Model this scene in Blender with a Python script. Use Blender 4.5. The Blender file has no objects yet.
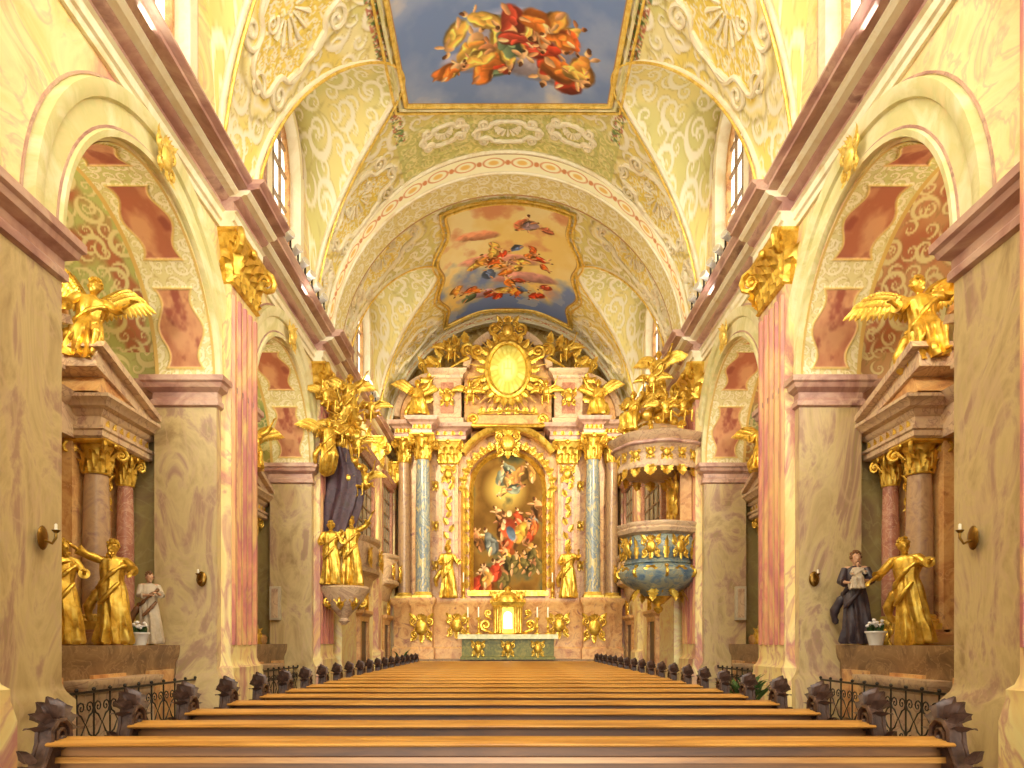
import bpy, bmesh, math, random
import numpy as np
from mathutils import Vector, Matrix
random.seed(7)
PI=math.pi; R=math.radians
C=1.55
scn=bpy.context.scene
col=scn.collection
try: scn.view_settings.view_transform='Standard'
except Exception: pass
# ------------------------------------------------------------ colours, materials
def l1(c):
    c=c/255.0
    return c/12.92 if c<=.04045 else ((c+.055)/1.055)**2.4
def lin(c): return tuple(l1(x) for x in c)
def lin4(c): return lin(c)+(1,)
def base(name):
    m=bpy.data.materials.new(name); m.use_nodes=True
    nt=m.node_tree; return m,nt,nt.nodes['Principled BSDF']
def ramp(nt,cols,src,lo=.3,hi=.7):
    r=nt.nodes.new('ShaderNodeValToRGB'); e=r.color_ramp.elements
    n=len(cols)
    while len(e)<n: e.new(.5)
    for i,c in enumerate(cols):
        e[i].position=lo+(hi-lo)*i/max(1,n-1); e[i].color=lin4(c)
    nt.links.new(src,r.inputs[0]); return r.outputs[0]
def marble(name,cols,scale=1.,rough=.4,stretch=(1,1,1),dist=1.5,vein=None,vs=2.,bump=0.,metal=0.,seed=0):
    m,nt,b=base(name); N=nt.nodes; L=nt.links
    tc=N.new('ShaderNodeTexCoord'); mp=N.new('ShaderNodeMapping'); mp.inputs['Scale'].default_value=stretch
    mp.inputs['Location'].default_value=(seed*3.1,seed*1.7,seed)
    L.new(tc.outputs['Object'],mp.inputs[0])
    n=N.new('ShaderNodeTexNoise'); n.inputs['Scale'].default_value=scale; n.inputs['Detail'].default_value=7
    n.inputs['Roughness'].default_value=.6; n.inputs['Distortion'].default_value=dist
    L.new(mp.outputs[0],n.inputs[0])
    out=ramp(nt,cols,n.outputs[0])
    if vein:
        n2=N.new('ShaderNodeTexNoise'); n2.inputs['Scale'].default_value=vs; n2.inputs['Detail'].default_value=5
        n2.inputs['Distortion'].default_value=2.5; L.new(mp.outputs[0],n2.inputs[0])
        s=N.new('ShaderNodeMath'); s.operation='SUBTRACT'; s.inputs[1].default_value=.5; L.new(n2.outputs[0],s.inputs[0])
        a=N.new('ShaderNodeMath'); a.operation='ABSOLUTE'; L.new(s.outputs[0],a.inputs[0])
        k=N.new('ShaderNodeMath'); k.operation='MULTIPLY_ADD'; k.inputs[1].default_value=-22; k.inputs[2].default_value=.65; k.use_clamp=True
        L.new(a.outputs[0],k.inputs[0])
        mx=N.new('ShaderNodeMix'); mx.data_type='RGBA'; L.new(k.outputs[0],mx.inputs[0]); L.new(out,mx.inputs[6]); mx.inputs[7].default_value=lin4(vein)
        out=mx.outputs[2]
    L.new(out,b.inputs['Base Color']); b.inputs['Roughness'].default_value=rough; b.inputs['Metallic'].default_value=metal
    if bump:
        bp=N.new('ShaderNodeBump'); bp.inputs['Strength'].default_value=bump; bp.inputs['Distance'].default_value=.03
        L.new(n.outputs[0],bp.inputs['Height']); L.new(bp.outputs[0],b.inputs['Normal'])
    return m
def gold(name,cols,rough=.32,metal=.75,scale=6):
    return marble(name,cols,scale,rough,(1,1,1),.5,bump=.25,metal=metal)
GOLD=gold('gilding',[(170,124,44),(224,182,70),(246,218,112)],.36,.7)
GOLDL=gold('pale_gilding',[(206,166,64),(240,206,98),(250,230,146)],.4,.45)
SPAN=marble('painted_spandrel_marble',[(212,154,134),(234,206,150),(242,230,172),(238,214,142),(216,170,148)],.7,.5,(1,1,1.2),1.5,vein=(222,180,152),vs=.7)
PILAS=marble('flamed_pilaster_marble',[(212,150,126),(236,206,136),(242,224,156),(196,136,126),(238,200,118)],1.0,.4,(1,1,.4),1.4,vein=(194,130,122),vs=1.)
FLUTE=marble('rose_flute_marble',[(198,120,110),(230,184,122),(214,142,118),(186,112,112),(232,196,116)],1.1,.4,(1,1,.35),1.4)
MAUVE=marble('mauve_cornice_marble',[(148,104,96),(180,136,122),(206,170,148),(138,98,92)],1.2,.4,(1,.5,1),1.5)
CREAMST=marble('cream_moulding',[(234,220,180),(246,238,208),(228,208,162)],1.,.5)
PIER=marble('olive_mauve_pier_marble',[(156,130,88),(184,160,112),(202,180,128),(170,136,112),(164,142,96)],1.1,.4,(1,1,.5),2.5,vein=(196,168,130),vs=1.)
ARCHM=marble('pale_arch_stone',[(228,216,158),(240,232,188),(216,210,146),(236,218,162)],.8,.5)
PINKM=marble('ochre_pink_retable_marble',[(160,102,62),(200,144,88),(222,176,112),(160,102,80)],1.8,.35,vein=(224,184,124),vs=2)
CREAMP=marble('altar_white_pink_stone',[(184,148,118),(216,188,148),(194,158,132)],1.8,.4,vein=(152,108,96),vs=1.4)
REDM=marble('muted_red_column_marble',[(150,94,78),(178,120,96),(200,150,120)],3,.25,vein=(212,174,140),vs=3)
BLUEM=marble('blue_grey_column_marble',[(84,104,120),(172,172,148),(106,124,142),(212,192,132),(94,114,128)],2.2,.25,(1,1,.4),3)
GREYM=marble('grey_mauve_column_marble',[(156,120,96),(188,154,114),(148,114,104)],3,.25)
TEAL=marble('blue_grey_pulpit_marble',[(74,96,120),(112,134,144),(164,166,138),(86,108,128)],3,.3)
BROWNST=marble('brown_plinth_stone',[(104,76,52),(138,106,70),(160,128,88)],2,.4,vein=(180,148,106),vs=2)
WOOD=marble('polished_pew_wood',[(144,94,36),(188,132,60),(216,164,86)],4,.3,(.25,3,3),.4)
WOODM=marble('pew_panel_wood',[(88,54,24),(128,84,38),(158,108,54)],4,.45,(.25,3,3),.4)
CARVE=marble('dark_carved_wood',[(50,34,28),(86,62,50),(120,92,76)],5,.4,bump=.3)
IRON=marble('black_iron',[(28,24,18),(54,44,32)],5,.5)
FLOORM=marble('floor_stone',[(110,88,62),(140,114,80)],1,.4)
CHAP=marble('chapel_wall_plaster',[(156,134,82),(184,164,102),(158,128,92)],.8,.5,vein=(194,178,120),vs=1)
WHITE=marble('white_enamel',[(216,214,206),(240,238,230)],2,.4)
CLOTH=marble('altar_linen',[(204,206,160),(236,232,196)],3,.7)
GREENM=marble('green_frontal',[(70,78,40),(116,114,54),(158,144,68)],5,.5)
DARKCL=marble('dark_purple_drapery',[(50,36,46),(84,60,70),(66,48,44)],4,.5)
FLESH=marble('painted_flesh',[(196,146,110),(216,170,134)],4,.5)
WHCL=marble('painted_white_robe',[(182,164,136),(206,190,164)],4,.5)
BRCL=marble('painted_brown_robe',[(100,66,38),(140,94,54)],4,.5)
BLKCL=marble('painted_black_habit',[(44,34,42),(76,62,64)],4,.45)
LEAFM=marble('plant_green',[(36,62,26),(70,100,40)],6,.5)
PETAL=marble('white_petals',[(226,216,210),(246,240,232)],6,.5)
BRASS=gold('brass',[(110,80,34),(156,118,52)],.3,.9)
SPEAK=marble('pale_speaker_cloth',[(190,176,146),(206,194,166)],8,.7)
DOORM=marble('dark_door_wood',[(66,44,28),(98,68,44)],4,.4,(3,3,.4))
CREAMWAX=marble('candle_wax',[(236,228,200),(246,240,220)],4,.5)
def emis(name,c,s):
    m,nt,b=base(name)
    n=nt.nodes.new('ShaderNodeTexNoise'); n.inputs['Scale'].default_value=1.5
    o=ramp(nt,[c,(255,252,240)],n.outputs[0])
    nt.links.new(o,b.inputs['Base Color']); nt.links.new(o,b.inputs['Emission Color']); b.inputs['Emission Strength'].default_value=s
    return m
PANE=emis('daylit_window_glass',(250,244,228),1.7)
GLOW=emis('lit_niche_glass',(255,240,190),1.2)
ORATG=marble('oratory_glass',[(126,122,102),(186,182,154),(146,138,112)],2,.12)
def vmat(name,rough=.6,spec=.3):
    m,nt,b=base(name); a=nt.nodes.new('ShaderNodeAttribute'); a.attribute_name='Col'
    nt.links.new(a.outputs['Color'],b.inputs['Base Color']); b.inputs['Roughness'].default_value=rough
    b.inputs['Specular IOR Level'].default_value=spec
    return m
PAINT=vmat('painted_plaster'); PICT=vmat('oil_painting',.8,.1)
# ------------------------------------------------------------ mesh builder
class MB:
    def __init__(s): s.v=[]; s.f=[]
    def add(s,vs,fs,M=None):
        o=len(s.v)
        if M is not None: vs=[M@Vector(v) for v in vs]
        s.v.extend(tuple(v) for v in vs); s.f.extend(tuple(i+o for i in f) for f in fs)
    def box(s,x0,x1,y0,y1,z0,z1,M=None):
        s.mold(x0,x1,y0,y1,[(z0,0),(z1,0)],M)
    def loft(s,rings,cap=True,closed=True,M=None):
        n=len(rings[0]); vs=[p for r in rings for p in r]; fs=[]
        for i in range(len(rings)-1):
            for j in range(n if closed else n-1):
                k=(j+1)%n; fs.append((i*n+j,i*n+k,(i+1)*n+k,(i+1)*n+j))
        if cap:
            fs.append(tuple(range(n))[::-1]); fs.append(tuple((len(rings)-1)*n+j for j in range(n)))
        s.add(vs,fs,M)
    def mold(s,x0,x1,y0,y1,prof,M=None):
        s.loft([[(x0-p,y0-p,z),(x1+p,y0-p,z),(x1+p,y1+p,z),(x0-p,y1+p,z)] for z,p in prof],M=M)
    def lathe(s,prof,n=24,c=(0,0,0),M=None,f=None):
        rs=[]
        for r,z in prof:
            rr=[]
            for j in range(n):
                a=2*PI*j/n; q=r*(f(a,z) if f else 1)
                rr.append((c[0]+q*math.cos(a),c[1]+q*math.sin(a),c[2]+z))
            rs.append(rr)
        s.loft(rs,M=M)
    def tube(s,pts,rad,n=7,M=None):
        pts=[Vector(p) for p in pts]; m=len(pts)
        if not hasattr(rad,'__len__'): rad=[rad]*m
        t0=(pts[1]-pts[0]).normalized(); up=Vector((0,0,1)) if abs(t0.z)<.9 else Vector((1,0,0))
        u=t0.cross(up).normalized(); rs=[]
        for i,p in enumerate(pts):
            t=(pts[min(i+1,m-1)]-pts[max(i-1,0)])
            if t.length<1e-9: t=t0
            t.normalize(); u=(u-t*u.dot(t)).normalized(); w=t.cross(u)
            rs.append([p+(u*math.cos(2*PI*j/n)+w*math.sin(2*PI*j/n))*rad[i] for j in range(n)])
        s.loft(rs,M=M)
    def cap(s,a,b,ra,rb,n=10,M=None):
        a=Vector(a); b=Vector(b); d=(b-a); L=d.length
        if L<1e-6: return
        d/=L; pts=[];rd=[]
        for k in (85,60,35,10): pts.append(a-d*ra*math.sin(R(k))); rd.append(ra*math.cos(R(k)))
        for k in (10,35,60,85): pts.append(b+d*rb*math.sin(R(k))); rd.append(rb*math.cos(R(k)))
        s.tube(pts,rd,n,M)
    def ball(s,c,r,nu=12,nv=8,M=None):
        if not hasattr(r,'__len__'): r=(r,r,r)
        rs=[]
        for i in range(nv+1):
            t=-PI/2+PI*(i+.12 if i==0 else (i-.12 if i==nv else i))/nv
            rs.append([(c[0]+r[0]*math.cos(t)*math.cos(2*PI*j/nu),c[1]+r[1]*math.cos(t)*math.sin(2*PI*j/nu),c[2]+r[2]*math.sin(t)) for j in range(nu)])
        s.loft(rs,M=M)
    def prism(s,pts,d0,d1,ax='x',M=None):
        def P(a,b,d): return (d,a,b) if ax=='x' else ((a,d,b) if ax=='y' else (a,b,d))
        s.loft([[P(a,b,d0) for a,b in pts],[P(a,b,d1) for a,b in pts]],M=M)
    def leaf(s,M,L,W,curl=2.,nt=8):
        vs=[];y=0;z=0
        for i in range(nt+1):
            t=i/nt; w=W*(math.sin(PI*min(1,(t*.9+.1))**.8)+.08)*(1+.2*math.cos(t*4*2*PI))
            for k in (-1,-.5,0,.5,1):
                vs.append((k*w,y-.35*w*(1-abs(k))+.12*w*(1 if abs(k)==.5 else 0),z))
            ph=curl*t*t*t
            z+=math.cos(ph)*L/nt; y-=math.sin(ph)*L/nt+.02*L/nt
        fs=[(i*5+j,i*5+j+1,(i+1)*5+j+1,(i+1)*5+j) for i in range(nt) for j in range(4)]
        s.add(vs,fs,M)
    def spiral(s,c,u,v,r0,turns,rad,a0=0,n=7,sg=1,M=None,steps=9,tail=None):
        c=Vector(c);u=Vector(u);v=Vector(v);pts=[];rd=[]
        N=int(turns*steps)
        if tail is not None:
            pts.append(Vector(tail)); rd.append(rad*.4)
        for i in range(N+1):
            t=i/N; a=a0+sg*t*turns*2*PI; r=r0*(1-.85*t)
            pts.append(c+(u*math.cos(a)+v*math.sin(a))*r); rd.append(rad*(1-.45*t))
        s.tube(pts,rd,n,M); p=pts[-1]; s.ball(p,rad*1.1,8,5,M=M)
    def build(s,name,mat,parent=None,ang=35,recalc=True):
        me=bpy.data.meshes.new(name); me.from_pydata(s.v,[],s.f); me.update()
        if recalc:
            bm=bmesh.new(); bm.from_mesh(me); bmesh.ops.recalc_face_normals(bm,faces=bm.faces); bm.to_mesh(me); bm.free()
        me.polygons.foreach_set('use_smooth',[True]*len(me.polygons))
        try: me.set_sharp_from_angle(angle=R(ang))
        except Exception: pass
        me.materials.append(mat)
        o=bpy.data.objects.new(name,me); col.objects.link(o)
        if parent is not None: o.parent=parent
        return o
def thing(name,label,cat,loc=(0,0,0),rz=0,group=None,s=1.):
    o=bpy.data.objects.new(name,None); col.objects.link(o); o.empty_display_size=.2
    o.location=loc; o.rotation_euler=(0,0,rz); o.scale=(s,s,s)
    o['label']=label; o['category']=cat
    if group: o['group']=group
    return o
def tag(o,label,cat,group=None):
    o['label']=label;o['category']=cat
    if group:o['group']=group
    return o
def st(o,label=None):
    o['kind']='structure'
    if label: o['label']=label
    return o
def sempty(name,label,loc=(0,0,0)):
    o=bpy.data.objects.new(name,None); col.objects.link(o); o.location=loc; o['kind']='structure'; o['label']=label; return o
def dup(root,loc=None,rz=None,label=None,group=None,s=None):
    def cp(o,par):
        c=o.copy(); col.objects.link(c)
        if par is not None: c.parent=par
        for ch in list(kids.get(o.name,[])): cp(ch,c)
        return c
    kids={}
    def walk(o):
        kids[o.name]=list(o.children)
        for c in o.children: walk(c)
    walk(root)
    r=cp(root,None)
    if loc is not None: r.location=loc
    if rz is not None: r.rotation_euler=(0,0,rz)
    if label: r['label']=label
    if group: r['group']=group
    if s: r.scale=(s,s,s)
    return r
def T(x=0,y=0,z=0,rz=0,rx=0,ry=0,s=1):
    return Matrix.Translation((x,y,z))@Matrix.Rotation(rz,4,'Z')@Matrix.Rotation(ry,4,'Y')@Matrix.Rotation(rx,4,'X')@Matrix.Scale(s,4)
# ------------------------------------------------------------ numpy painting
def vn(x,y,sd):
    ix=np.floor(x).astype(np.int64); iy=np.floor(y).astype(np.int64); fx=x-ix; fy=y-iy
    def h(a,b):
        n=(a*374761393+b*668265263+sd*97463477)&0x7fffffff
        n=((n^(n>>13))*1274126177)&0x7fffffff
        n=n^(n>>16)
        return (n&0xffff)/65535.
    sx=fx*fx*(3-2*fx); sy=fy*fy*(3-2*fy)
    return (h(ix,iy)*(1-sx)+h(ix+1,iy)*sx)*(1-sy)+(h(ix,iy+1)*(1-sx)+h(ix+1,iy+1)*sx)*sy
def fbm(x,y,sd=0,o=4):
    a=0;t=0;w=1
    for i in range(o):
        a=a+w*vn(x*2**i,y*2**i,sd+i*17); t+=w; w*=.5
    return a/t
def orn(u,v,sd,k=20.,f=1.5):
    w1=fbm(u*f,v*f,sd,3); w2=fbm(u*f+9.2,v*f+4.1,sd+5,3)
    n=fbm(u*f+2.2*w1,v*f+2.2*w2,sd+9,2)
    return .5+.5*np.sin(n*k)
def scrollf(u,v,cell,sd):
    U=u/cell+.12*(fbm(u*2,v*2,sd+40,2)-.5); V=v/cell+.12*(fbm(u*2+5,v*2,sd+41,2)-.5)
    V=V+.5*(np.floor(U)%2)
    ix=np.floor(U); iy=np.floor(V); j1=vn(ix,iy,sd); j2=vn(ix,iy,sd+3)
    fx=U-ix-.5; fy=V-iy-.5
    r=np.sqrt(fx*fx+fy*fy); th=np.arctan2(fy,fx); hd=np.where(j1>.5,1.,-1.)
    s=np.cos(th*hd+4.6*np.log(r+.04)+j2*6.28)
    return s*np.clip((.5+.08*j2-r)*9,0,1)
def scrollpaint(c,u,v,cell,sd,hi,lo,k=1.,second=True,mask=None):
    s=scrollf(u,v,cell,sd)
    if second: s=np.maximum(s,scrollf(u+cell*.5,v+cell*.77,cell*.6,sd+9)*.95)
    if mask is not None: s=s*mask
    c=cm(c,A(lo),np.exp(-((s-.3)/.13)**2)*.7*k); return cm(c,A(hi),(s-.38)*4*k),s  # lo paints a shadow edge beside each scroll, hi its cream relief
def cm(c1,c2,t):
    t=np.clip(t,0,1)[...,None]; return c1*(1-t)+c2*t
def A(c): return np.array(c,float)
def fill(shape,c): return np.ones(shape+(1,))*A(c)
def blobs(c,X,Y,L,wp=.06,wf=5.):
    X=X+wp*(fbm(X*wf,Y*wf,811,3)-.5)*2; Y=Y+wp*(fbm(X*wf+7,Y*wf+3,823,3)-.5)*2
    sn=.78+.42*fbm(X*wf*1.3,Y*wf*1.3,829,3)
    for (cx,cy,rx,ry,a,k) in L:
        dx=X-cx; dy=Y-cy; u=(dx*math.cos(a)+dy*math.sin(a))/rx; v=(-dx*math.sin(a)+dy*math.cos(a))/ry
        d=u*u+v*v
        sh=(1.08-.42*(v*.8+.3*u))*sn
        kk=np.clip(A(k)*sh[...,None],0,255)
        t=np.clip((1-d)*2.5,0,1)[...,None]
        c=c*(1-t)+kk*t
    return c
FLESHC=[(206,150,100),(220,170,118),(180,120,78),(226,184,134)]
def manfig(L,rnd,x,y,s,a,cloth,fk=1.):
    f=tuple(q*fk for q in rnd.choice(FLESHC)); ca,sa=math.cos(a),math.sin(a)
    dk=tuple(q*.6 for q in cloth)
    def P(u,v): return (x+s*(u*ca-v*sa),y+s*(u*sa+v*ca))
    def E(u,v,rx,ry,da,k):
        p=P(u,v); L.append((p[0],p[1],rx*s,ry*s,a+da,k))
    def limb(u0,v0,u1,v1,w,k):
        p=P(u0,v0);q=P(u1,v1); dx,dy=q[0]-p[0],q[1]-p[1]; L.append(((p[0]+q[0])/2,(p[1]+q[1])/2,math.hypot(dx,dy)/2+w*s*.4,w*s,math.atan2(dy,dx),k))
    E(-.3,rnd.uniform(-.15,.15),.55,.36,rnd.uniform(-.4,.4),dk)
    E(-.35,rnd.uniform(-.1,.1),.48,.26,rnd.uniform(-.5,.5),cloth)
    limb(-.45,.05,-.8,rnd.uniform(-.1,.25),.09,f)
    E(.08,0,.28,.2,0,rnd.choice([f,cloth]))
    sd_=rnd.choice((-1,1)); limb(.22,.14*sd_,rnd.uniform(.15,.45),.42*sd_,.07,f)
    E(-.1,-.08*sd_,.32,.15,rnd.uniform(.3,.9),cloth); E(-.25,.1*sd_,.2,.1,-.6,tuple(min(255,q*1.2) for q in cloth))
    E(.43,rnd.uniform(-.05,.05),.12,.11,0,f); E(.5,.03,.1,.08,0,(96,60,36))
def crowd(n,cx,cy,sx_,sy_,s,pal,seed,a0=None,fk=1.):
    rnd=random.Random(seed); L=[]
    for i in range(n):
        a=rnd.uniform(-PI,PI) if a0 is None else a0+rnd.uniform(-.5,.5)
        manfig(L,rnd,cx+max(-1.8,min(1.8,rnd.gauss(0,1)))*sx_,cy+max(-1.8,min(1.8,rnd.gauss(0,1)))*sy_,s*rnd.uniform(.75,1.2),a,rnd.choice(pal),fk)
    return L
def srgb2lin(c):
    c=np.clip(c,0,255)/255.
    return np.where(c<=.04045,c/12.92,((c+.055)/1.055)**2.4)
def gridmesh(name,P,colr,mat,parent=None,mask=None):
    nu,nv=P.shape[:2]
    idx=np.arange(nu*nv).reshape(nu,nv)
    q=np.stack([idx[:-1,:-1],idx[1:,:-1],idx[1:,1:],idx[:-1,1:]],-1).reshape(-1,4)
    me=bpy.data.meshes.new(name); me.vertices.add(nu*nv); me.vertices.foreach_set('co',P.reshape(-1).astype(np.float32))
    nf=len(q); me.loops.add(nf*4); me.loops.foreach_set('vertex_index',q.reshape(-1).astype(np.int32))
    me.polygons.add(nf); me.polygons.foreach_set('loop_start',np.arange(0,nf*4,4,dtype=np.int32))
    me.update(calc_edges=True); me.validate()
    ca=me.color_attributes.new('Col','FLOAT_COLOR','POINT')
    rgba=np.ones((nu*nv,4),np.float32); rgba[:,:3]=srgb2lin(colr).reshape(-1,3)
    ca.data.foreach_set('color',rgba.reshape(-1))
    me.polygons.foreach_set('use_smooth',[True]*len(me.polygons)); me.materials.append(mat)
    o=bpy.data.objects.new(name,me); col.objects.link(o)
    if parent is not None:o.parent=parent
    return o
# ============================================================ SETTING
BAY=[4.2,10.15,16.1]; RA=2.15; ZS=6.0
mb=MB(); mb.box(-8,8,-4,30.6,-.2,0); st(mb.build('floor',FLOORM),'stone floor of the church nave')
def arch_panel(mb,X0,X1,y0,y1,zb,zt,cy,r,zs,zsill,n=28):
    ap=[(cy-r*math.cos(PI*i/n),zs+r*math.sin(PI*i/n)) for i in range(n+1)]
    for X in (X0,X1):
        def q(*p): mb.add([(X,a,b) for a,b in p],[tuple(range(len(p)))])
        q((y0,zb),(cy-r,zb),(cy-r,zt),(y0,zt)); q((cy+r,zb),(y1,zb),(y1,zt),(cy+r,zt))
        if zsill>zb: q((cy-r,zb),(cy+r,zb),(cy+r,zsill),(cy-r,zsill))
        for i in range(n): q(ap[i],ap[i+1],(ap[i+1][0],zt),(ap[i][0],zt))
    pp=[(cy-r,zsill)]+ap+[(cy+r,zsill)]
    mb.loft([[(X0,a,b) for a,b in pp],[(X1,a,b) for a,b in pp]],cap=False,closed=(zsill>zb))
def arc_sweep(mb,X,sx,cy,zs,prof,n=36,a0=0,a1=PI):
    rs=[]
    for i in range(n+1):
        a=a0+(a1-a0)*i/n
        rs.append([(X-sx*p,cy-r*math.cos(a),zs+r*math.sin(a)) for r,p in prof])
    mb.loft(rs,cap=True)
WINC=[(4.2,2.2),(10.15,2.2),(16.1,2.2),(24.6,2.6)]
NBW=1.05
def capital_mesh(name,w,d,h,mat,rnd=False,vol=1.):
    mb=MB()
    if rnd: mb.lathe([(w*.5,0),(w*.52,.05*h),(w*.47,.08*h),(w*.47,.65*h),(w*.62,.9*h)],20)
    else: mb.loft([[(-a,-b,z),(a,-b,z),(a,b,z),(-a,b,z)] for a,b,z in ((w/2,d/2,0),(w/2+.03,d/2+.03,.04*h),(w/2,d/2,.08*h),(w/2,d/2,.65*h),(w/2+.12*h,d/2+.12*h,.9*h))])
    per=[]
    if rnd:
        for k in range(8): a=2*PI*k/8; per.append((w*.5*math.sin(a),-w*.5*math.cos(a),a))
    else:
        nx=max(2,round(w/(.3*h))); ny=max(1,round(d/(.3*h)))
        for k in range(nx): per.append((-w/2+w*(k+.5)/nx,-d/2,0))
        for k in range(ny): per.append((w/2,-d/2+d*(k+.5)/ny,PI/2)); per.append((-w/2,-d/2+d*(k+.5)/ny,-PI/2))
    lw=(.16*h if not rnd else .2*w)
    for (x,y,a) in per:
        mb.leaf(T(x,y,.05*h,a),.5*h,lw,2.6)
        mb.leaf(T(x+lw*math.cos(a)*.9,y+lw*math.sin(a)*.9,.2*h,a),.62*h,lw*.9,2.4)
    cw=w*.5+.06*h; cd=d*.5+.06*h
    for sx in (-1,1):
        for sy in (-1,1):
            if not rnd and sy==1: continue
            u=Vector((sx,sy,0)).normalized()
            mb.spiral(Vector((sx*cw,sy*(cd if not rnd else cw),.74*h))+u*.05*h,u,(0,0,1),.2*h*vol,1.6,.06*h*vol,a0=PI/2,sg=-1,tail=(sx*w*.3,sy*(d if not rnd else w)*.3,.5*h))
    e=.2*h; dd=(d if not rnd else w)
    if not rnd: e=.14*h
    mb.mold(-w/2,w/2,-dd/2,dd/2,[(.88*h,e*.6),(.93*h,e*.9),(.95*h,e),(h,e)])
    mb.ball((0,-dd/2-e,.9*h),(.1*h,.07*h,.1*h),8,6)
    o=mb.build(name,mat); me=o.data; bpy.data.objects.remove(o); return me
capN_me=capital_mesh('capital',1.2,.24,.95,GOLD,False,1.15)
def inst(me,name,parent,loc,rz=0,s=(1,1,1)):
    o=bpy.data.objects.new(name,me); col.objects.link(o); o.parent=parent; o.location=loc; o.rotation_euler=(0,0,rz); o.scale=s; return o
PIERS=[(-1.75,2.05),(6.35,8.0),(12.3,13.95),(18.25,20.2)]
WALL={}
for sx,side in ((-1,'left'),(1,'right')):
    mb=MB()
    for c in BAY: arch_panel(mb,sx*5,sx*6,c-2.975,c+2.975,0,9.5,c,RA,ZS,0)
    mb.box(min(sx*5,sx*6),max(sx*5,sx*6),-4,BAY[0]-2.975,0,15); 
    mb.box(min(sx*5,sx*6),max(sx*5,sx*6),BAY[2]+2.975,30.6,0,9.5)
    for c in BAY: arch_panel(mb,sx*5,sx*6,c-2.975,c+2.975,9.5,14.9,c,NBW,12.7,10.1)
    arch_panel(mb,sx*5,sx*6,19.075,30.6,9.5,14.9,24.6,1.2,12.6,10.1)
    w=st(mb.build('wall_'+side,SPAN,recalc=False),side+' nave wall with tall round arches, flamed pink and yellow marbling'); WALL[side]=w
    mb=MB(); mb.box(min(sx*4.68,sx*5),max(sx*4.68,sx*5),20.3,29.9,0,8.72); mb.build('choir_lining',SPAN,w)
    for (a,b) in PIERS:
        mb=MB(); x0,x1=(4.97,6.03) if sx>0 else (-6.03,-4.97)
        mb.mold(x0,x1,a-.02,b+.02,[(0,.1),(.9,.1),(1.,.03),(1.1,0),(5.55,0)])
        pr_=mb.build('pier',PIER,w)
        mb=MB(); mb.mold(x0,x1,a-.02,b+.02,[(5.55,0),(5.58,.05),(5.66,.05),(5.7,.02),(5.8,.02),(5.86,.12),(5.93,.14),(5.96,.18),(6.05,.18),(6.07,0)]); mb.build('impost',MAUVE,w)
    for pi_,(a,b) in enumerate(PIERS):
        a+=.17;b-=.17
        if b-a>1.4: b=a+1.36
        if pi_==1: a,b=6.0,6.75
        mb=MB(); x0,x1=(4.8,5) if sx>0 else (-5,-4.8)
        mb.mold(x0,x1,a,b,[(0,.12),(.8,.12),(.9,.1),(1.0,.08),(1.1,.08),(1.15,.03),(1.25,0),(7.75,0)])
        nf=5; wd=(b-a)/nf
        p=mb.build('pilaster',PILAS,w)
        for k in range(nf):
            mf=MB(); yc=a+wd*(k+.5); X=sx*4.8
            mf.prism([(X,yc-wd*.32),(X-sx*.04,yc-wd*.14),(X-sx*.04,yc+wd*.14),(X,yc+wd*.32)],1.5,7.6,'z')
            mf.build('fluting',FLUTE,p)
        mc=inst(capN_me,'capital',p,(sx*4.88,(a+b)/2,7.75),-sx*PI/2,((b-a)/1.28,1,1))
    for c in BAY:
        mb=MB(); arc_sweep(mb,sx*5,sx,c,ZS+.05,[(RA,0),(RA,.09),(RA+.07,.1),(RA+.09,.05),(RA+.38,.05),(RA+.4,.1),(RA+.5,.13),(RA+.58,.13),(RA+.6,0)]); mb.build('archivolt',ARCHM,w)
        mb=MB(); arc_sweep(mb,sx*5,sx,c,ZS+.05,[(RA+.09,.04),(RA+.09,.062),(RA+.12,.062),(RA+.12,.04)]); mb.build('archivolt_fillet',MAUVE,w)
        mb=MB(); arc_sweep(mb,sx*5,sx,c,ZS+.05,[(RA+.61,-.01),(RA+.61,.02),(RA+.64,.02),(RA+.64,-.01)]); mb.build('archivolt_fillet',MAUVE,w)
        TT,XX=np.meshgrid(np.linspace(0,PI,400),np.linspace(5.0,6.02,70),indexing='ij')
        cs=cm(fill(TT.shape,(228,218,158)),A((210,208,134)),(fbm(TT*2,XX*2,60,3)-.5)*5)
        cs,_s=scrollpaint(cs,TT*2.15,XX,.34,61+int(c),(244,236,200),(196,176,110))
        f=(TT/PI*4.)%1.0; du=np.abs(f-.5); dx=np.abs(XX-5.5)
        edge_d=np.minimum((.37-du)*1.7,(.31-dx)+.07*np.cos((f-.5)*4*PI))
        inside=np.clip(edge_d*30,0,1)
        mar=cm(fill(TT.shape,(182,112,84)),A((214,160,118)),(fbm(TT*4,XX*3,77,5)-.4)*4)
        mar=cm(mar,A((162,92,74)),(fbm(TT*6+4,XX*4,79,4)-.58)*7)
        cs=cs*(1-inside[...,None])+mar*inside[...,None]
        cs=cm(cs,A((228,196,112)),1-np.abs(edge_d)*35)
        cs=cm(cs,A((218,186,106)),(dx>.46)*1.)
        rd=RA-.012-.02*np.clip(1-np.abs(edge_d)*35,0,1)
        gridmesh('soffit_lining',np.stack([sx*XX,c-rd*np.cos(TT),ZS+rd*np.sin(TT)],-1),cs,PAINT,w)
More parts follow.
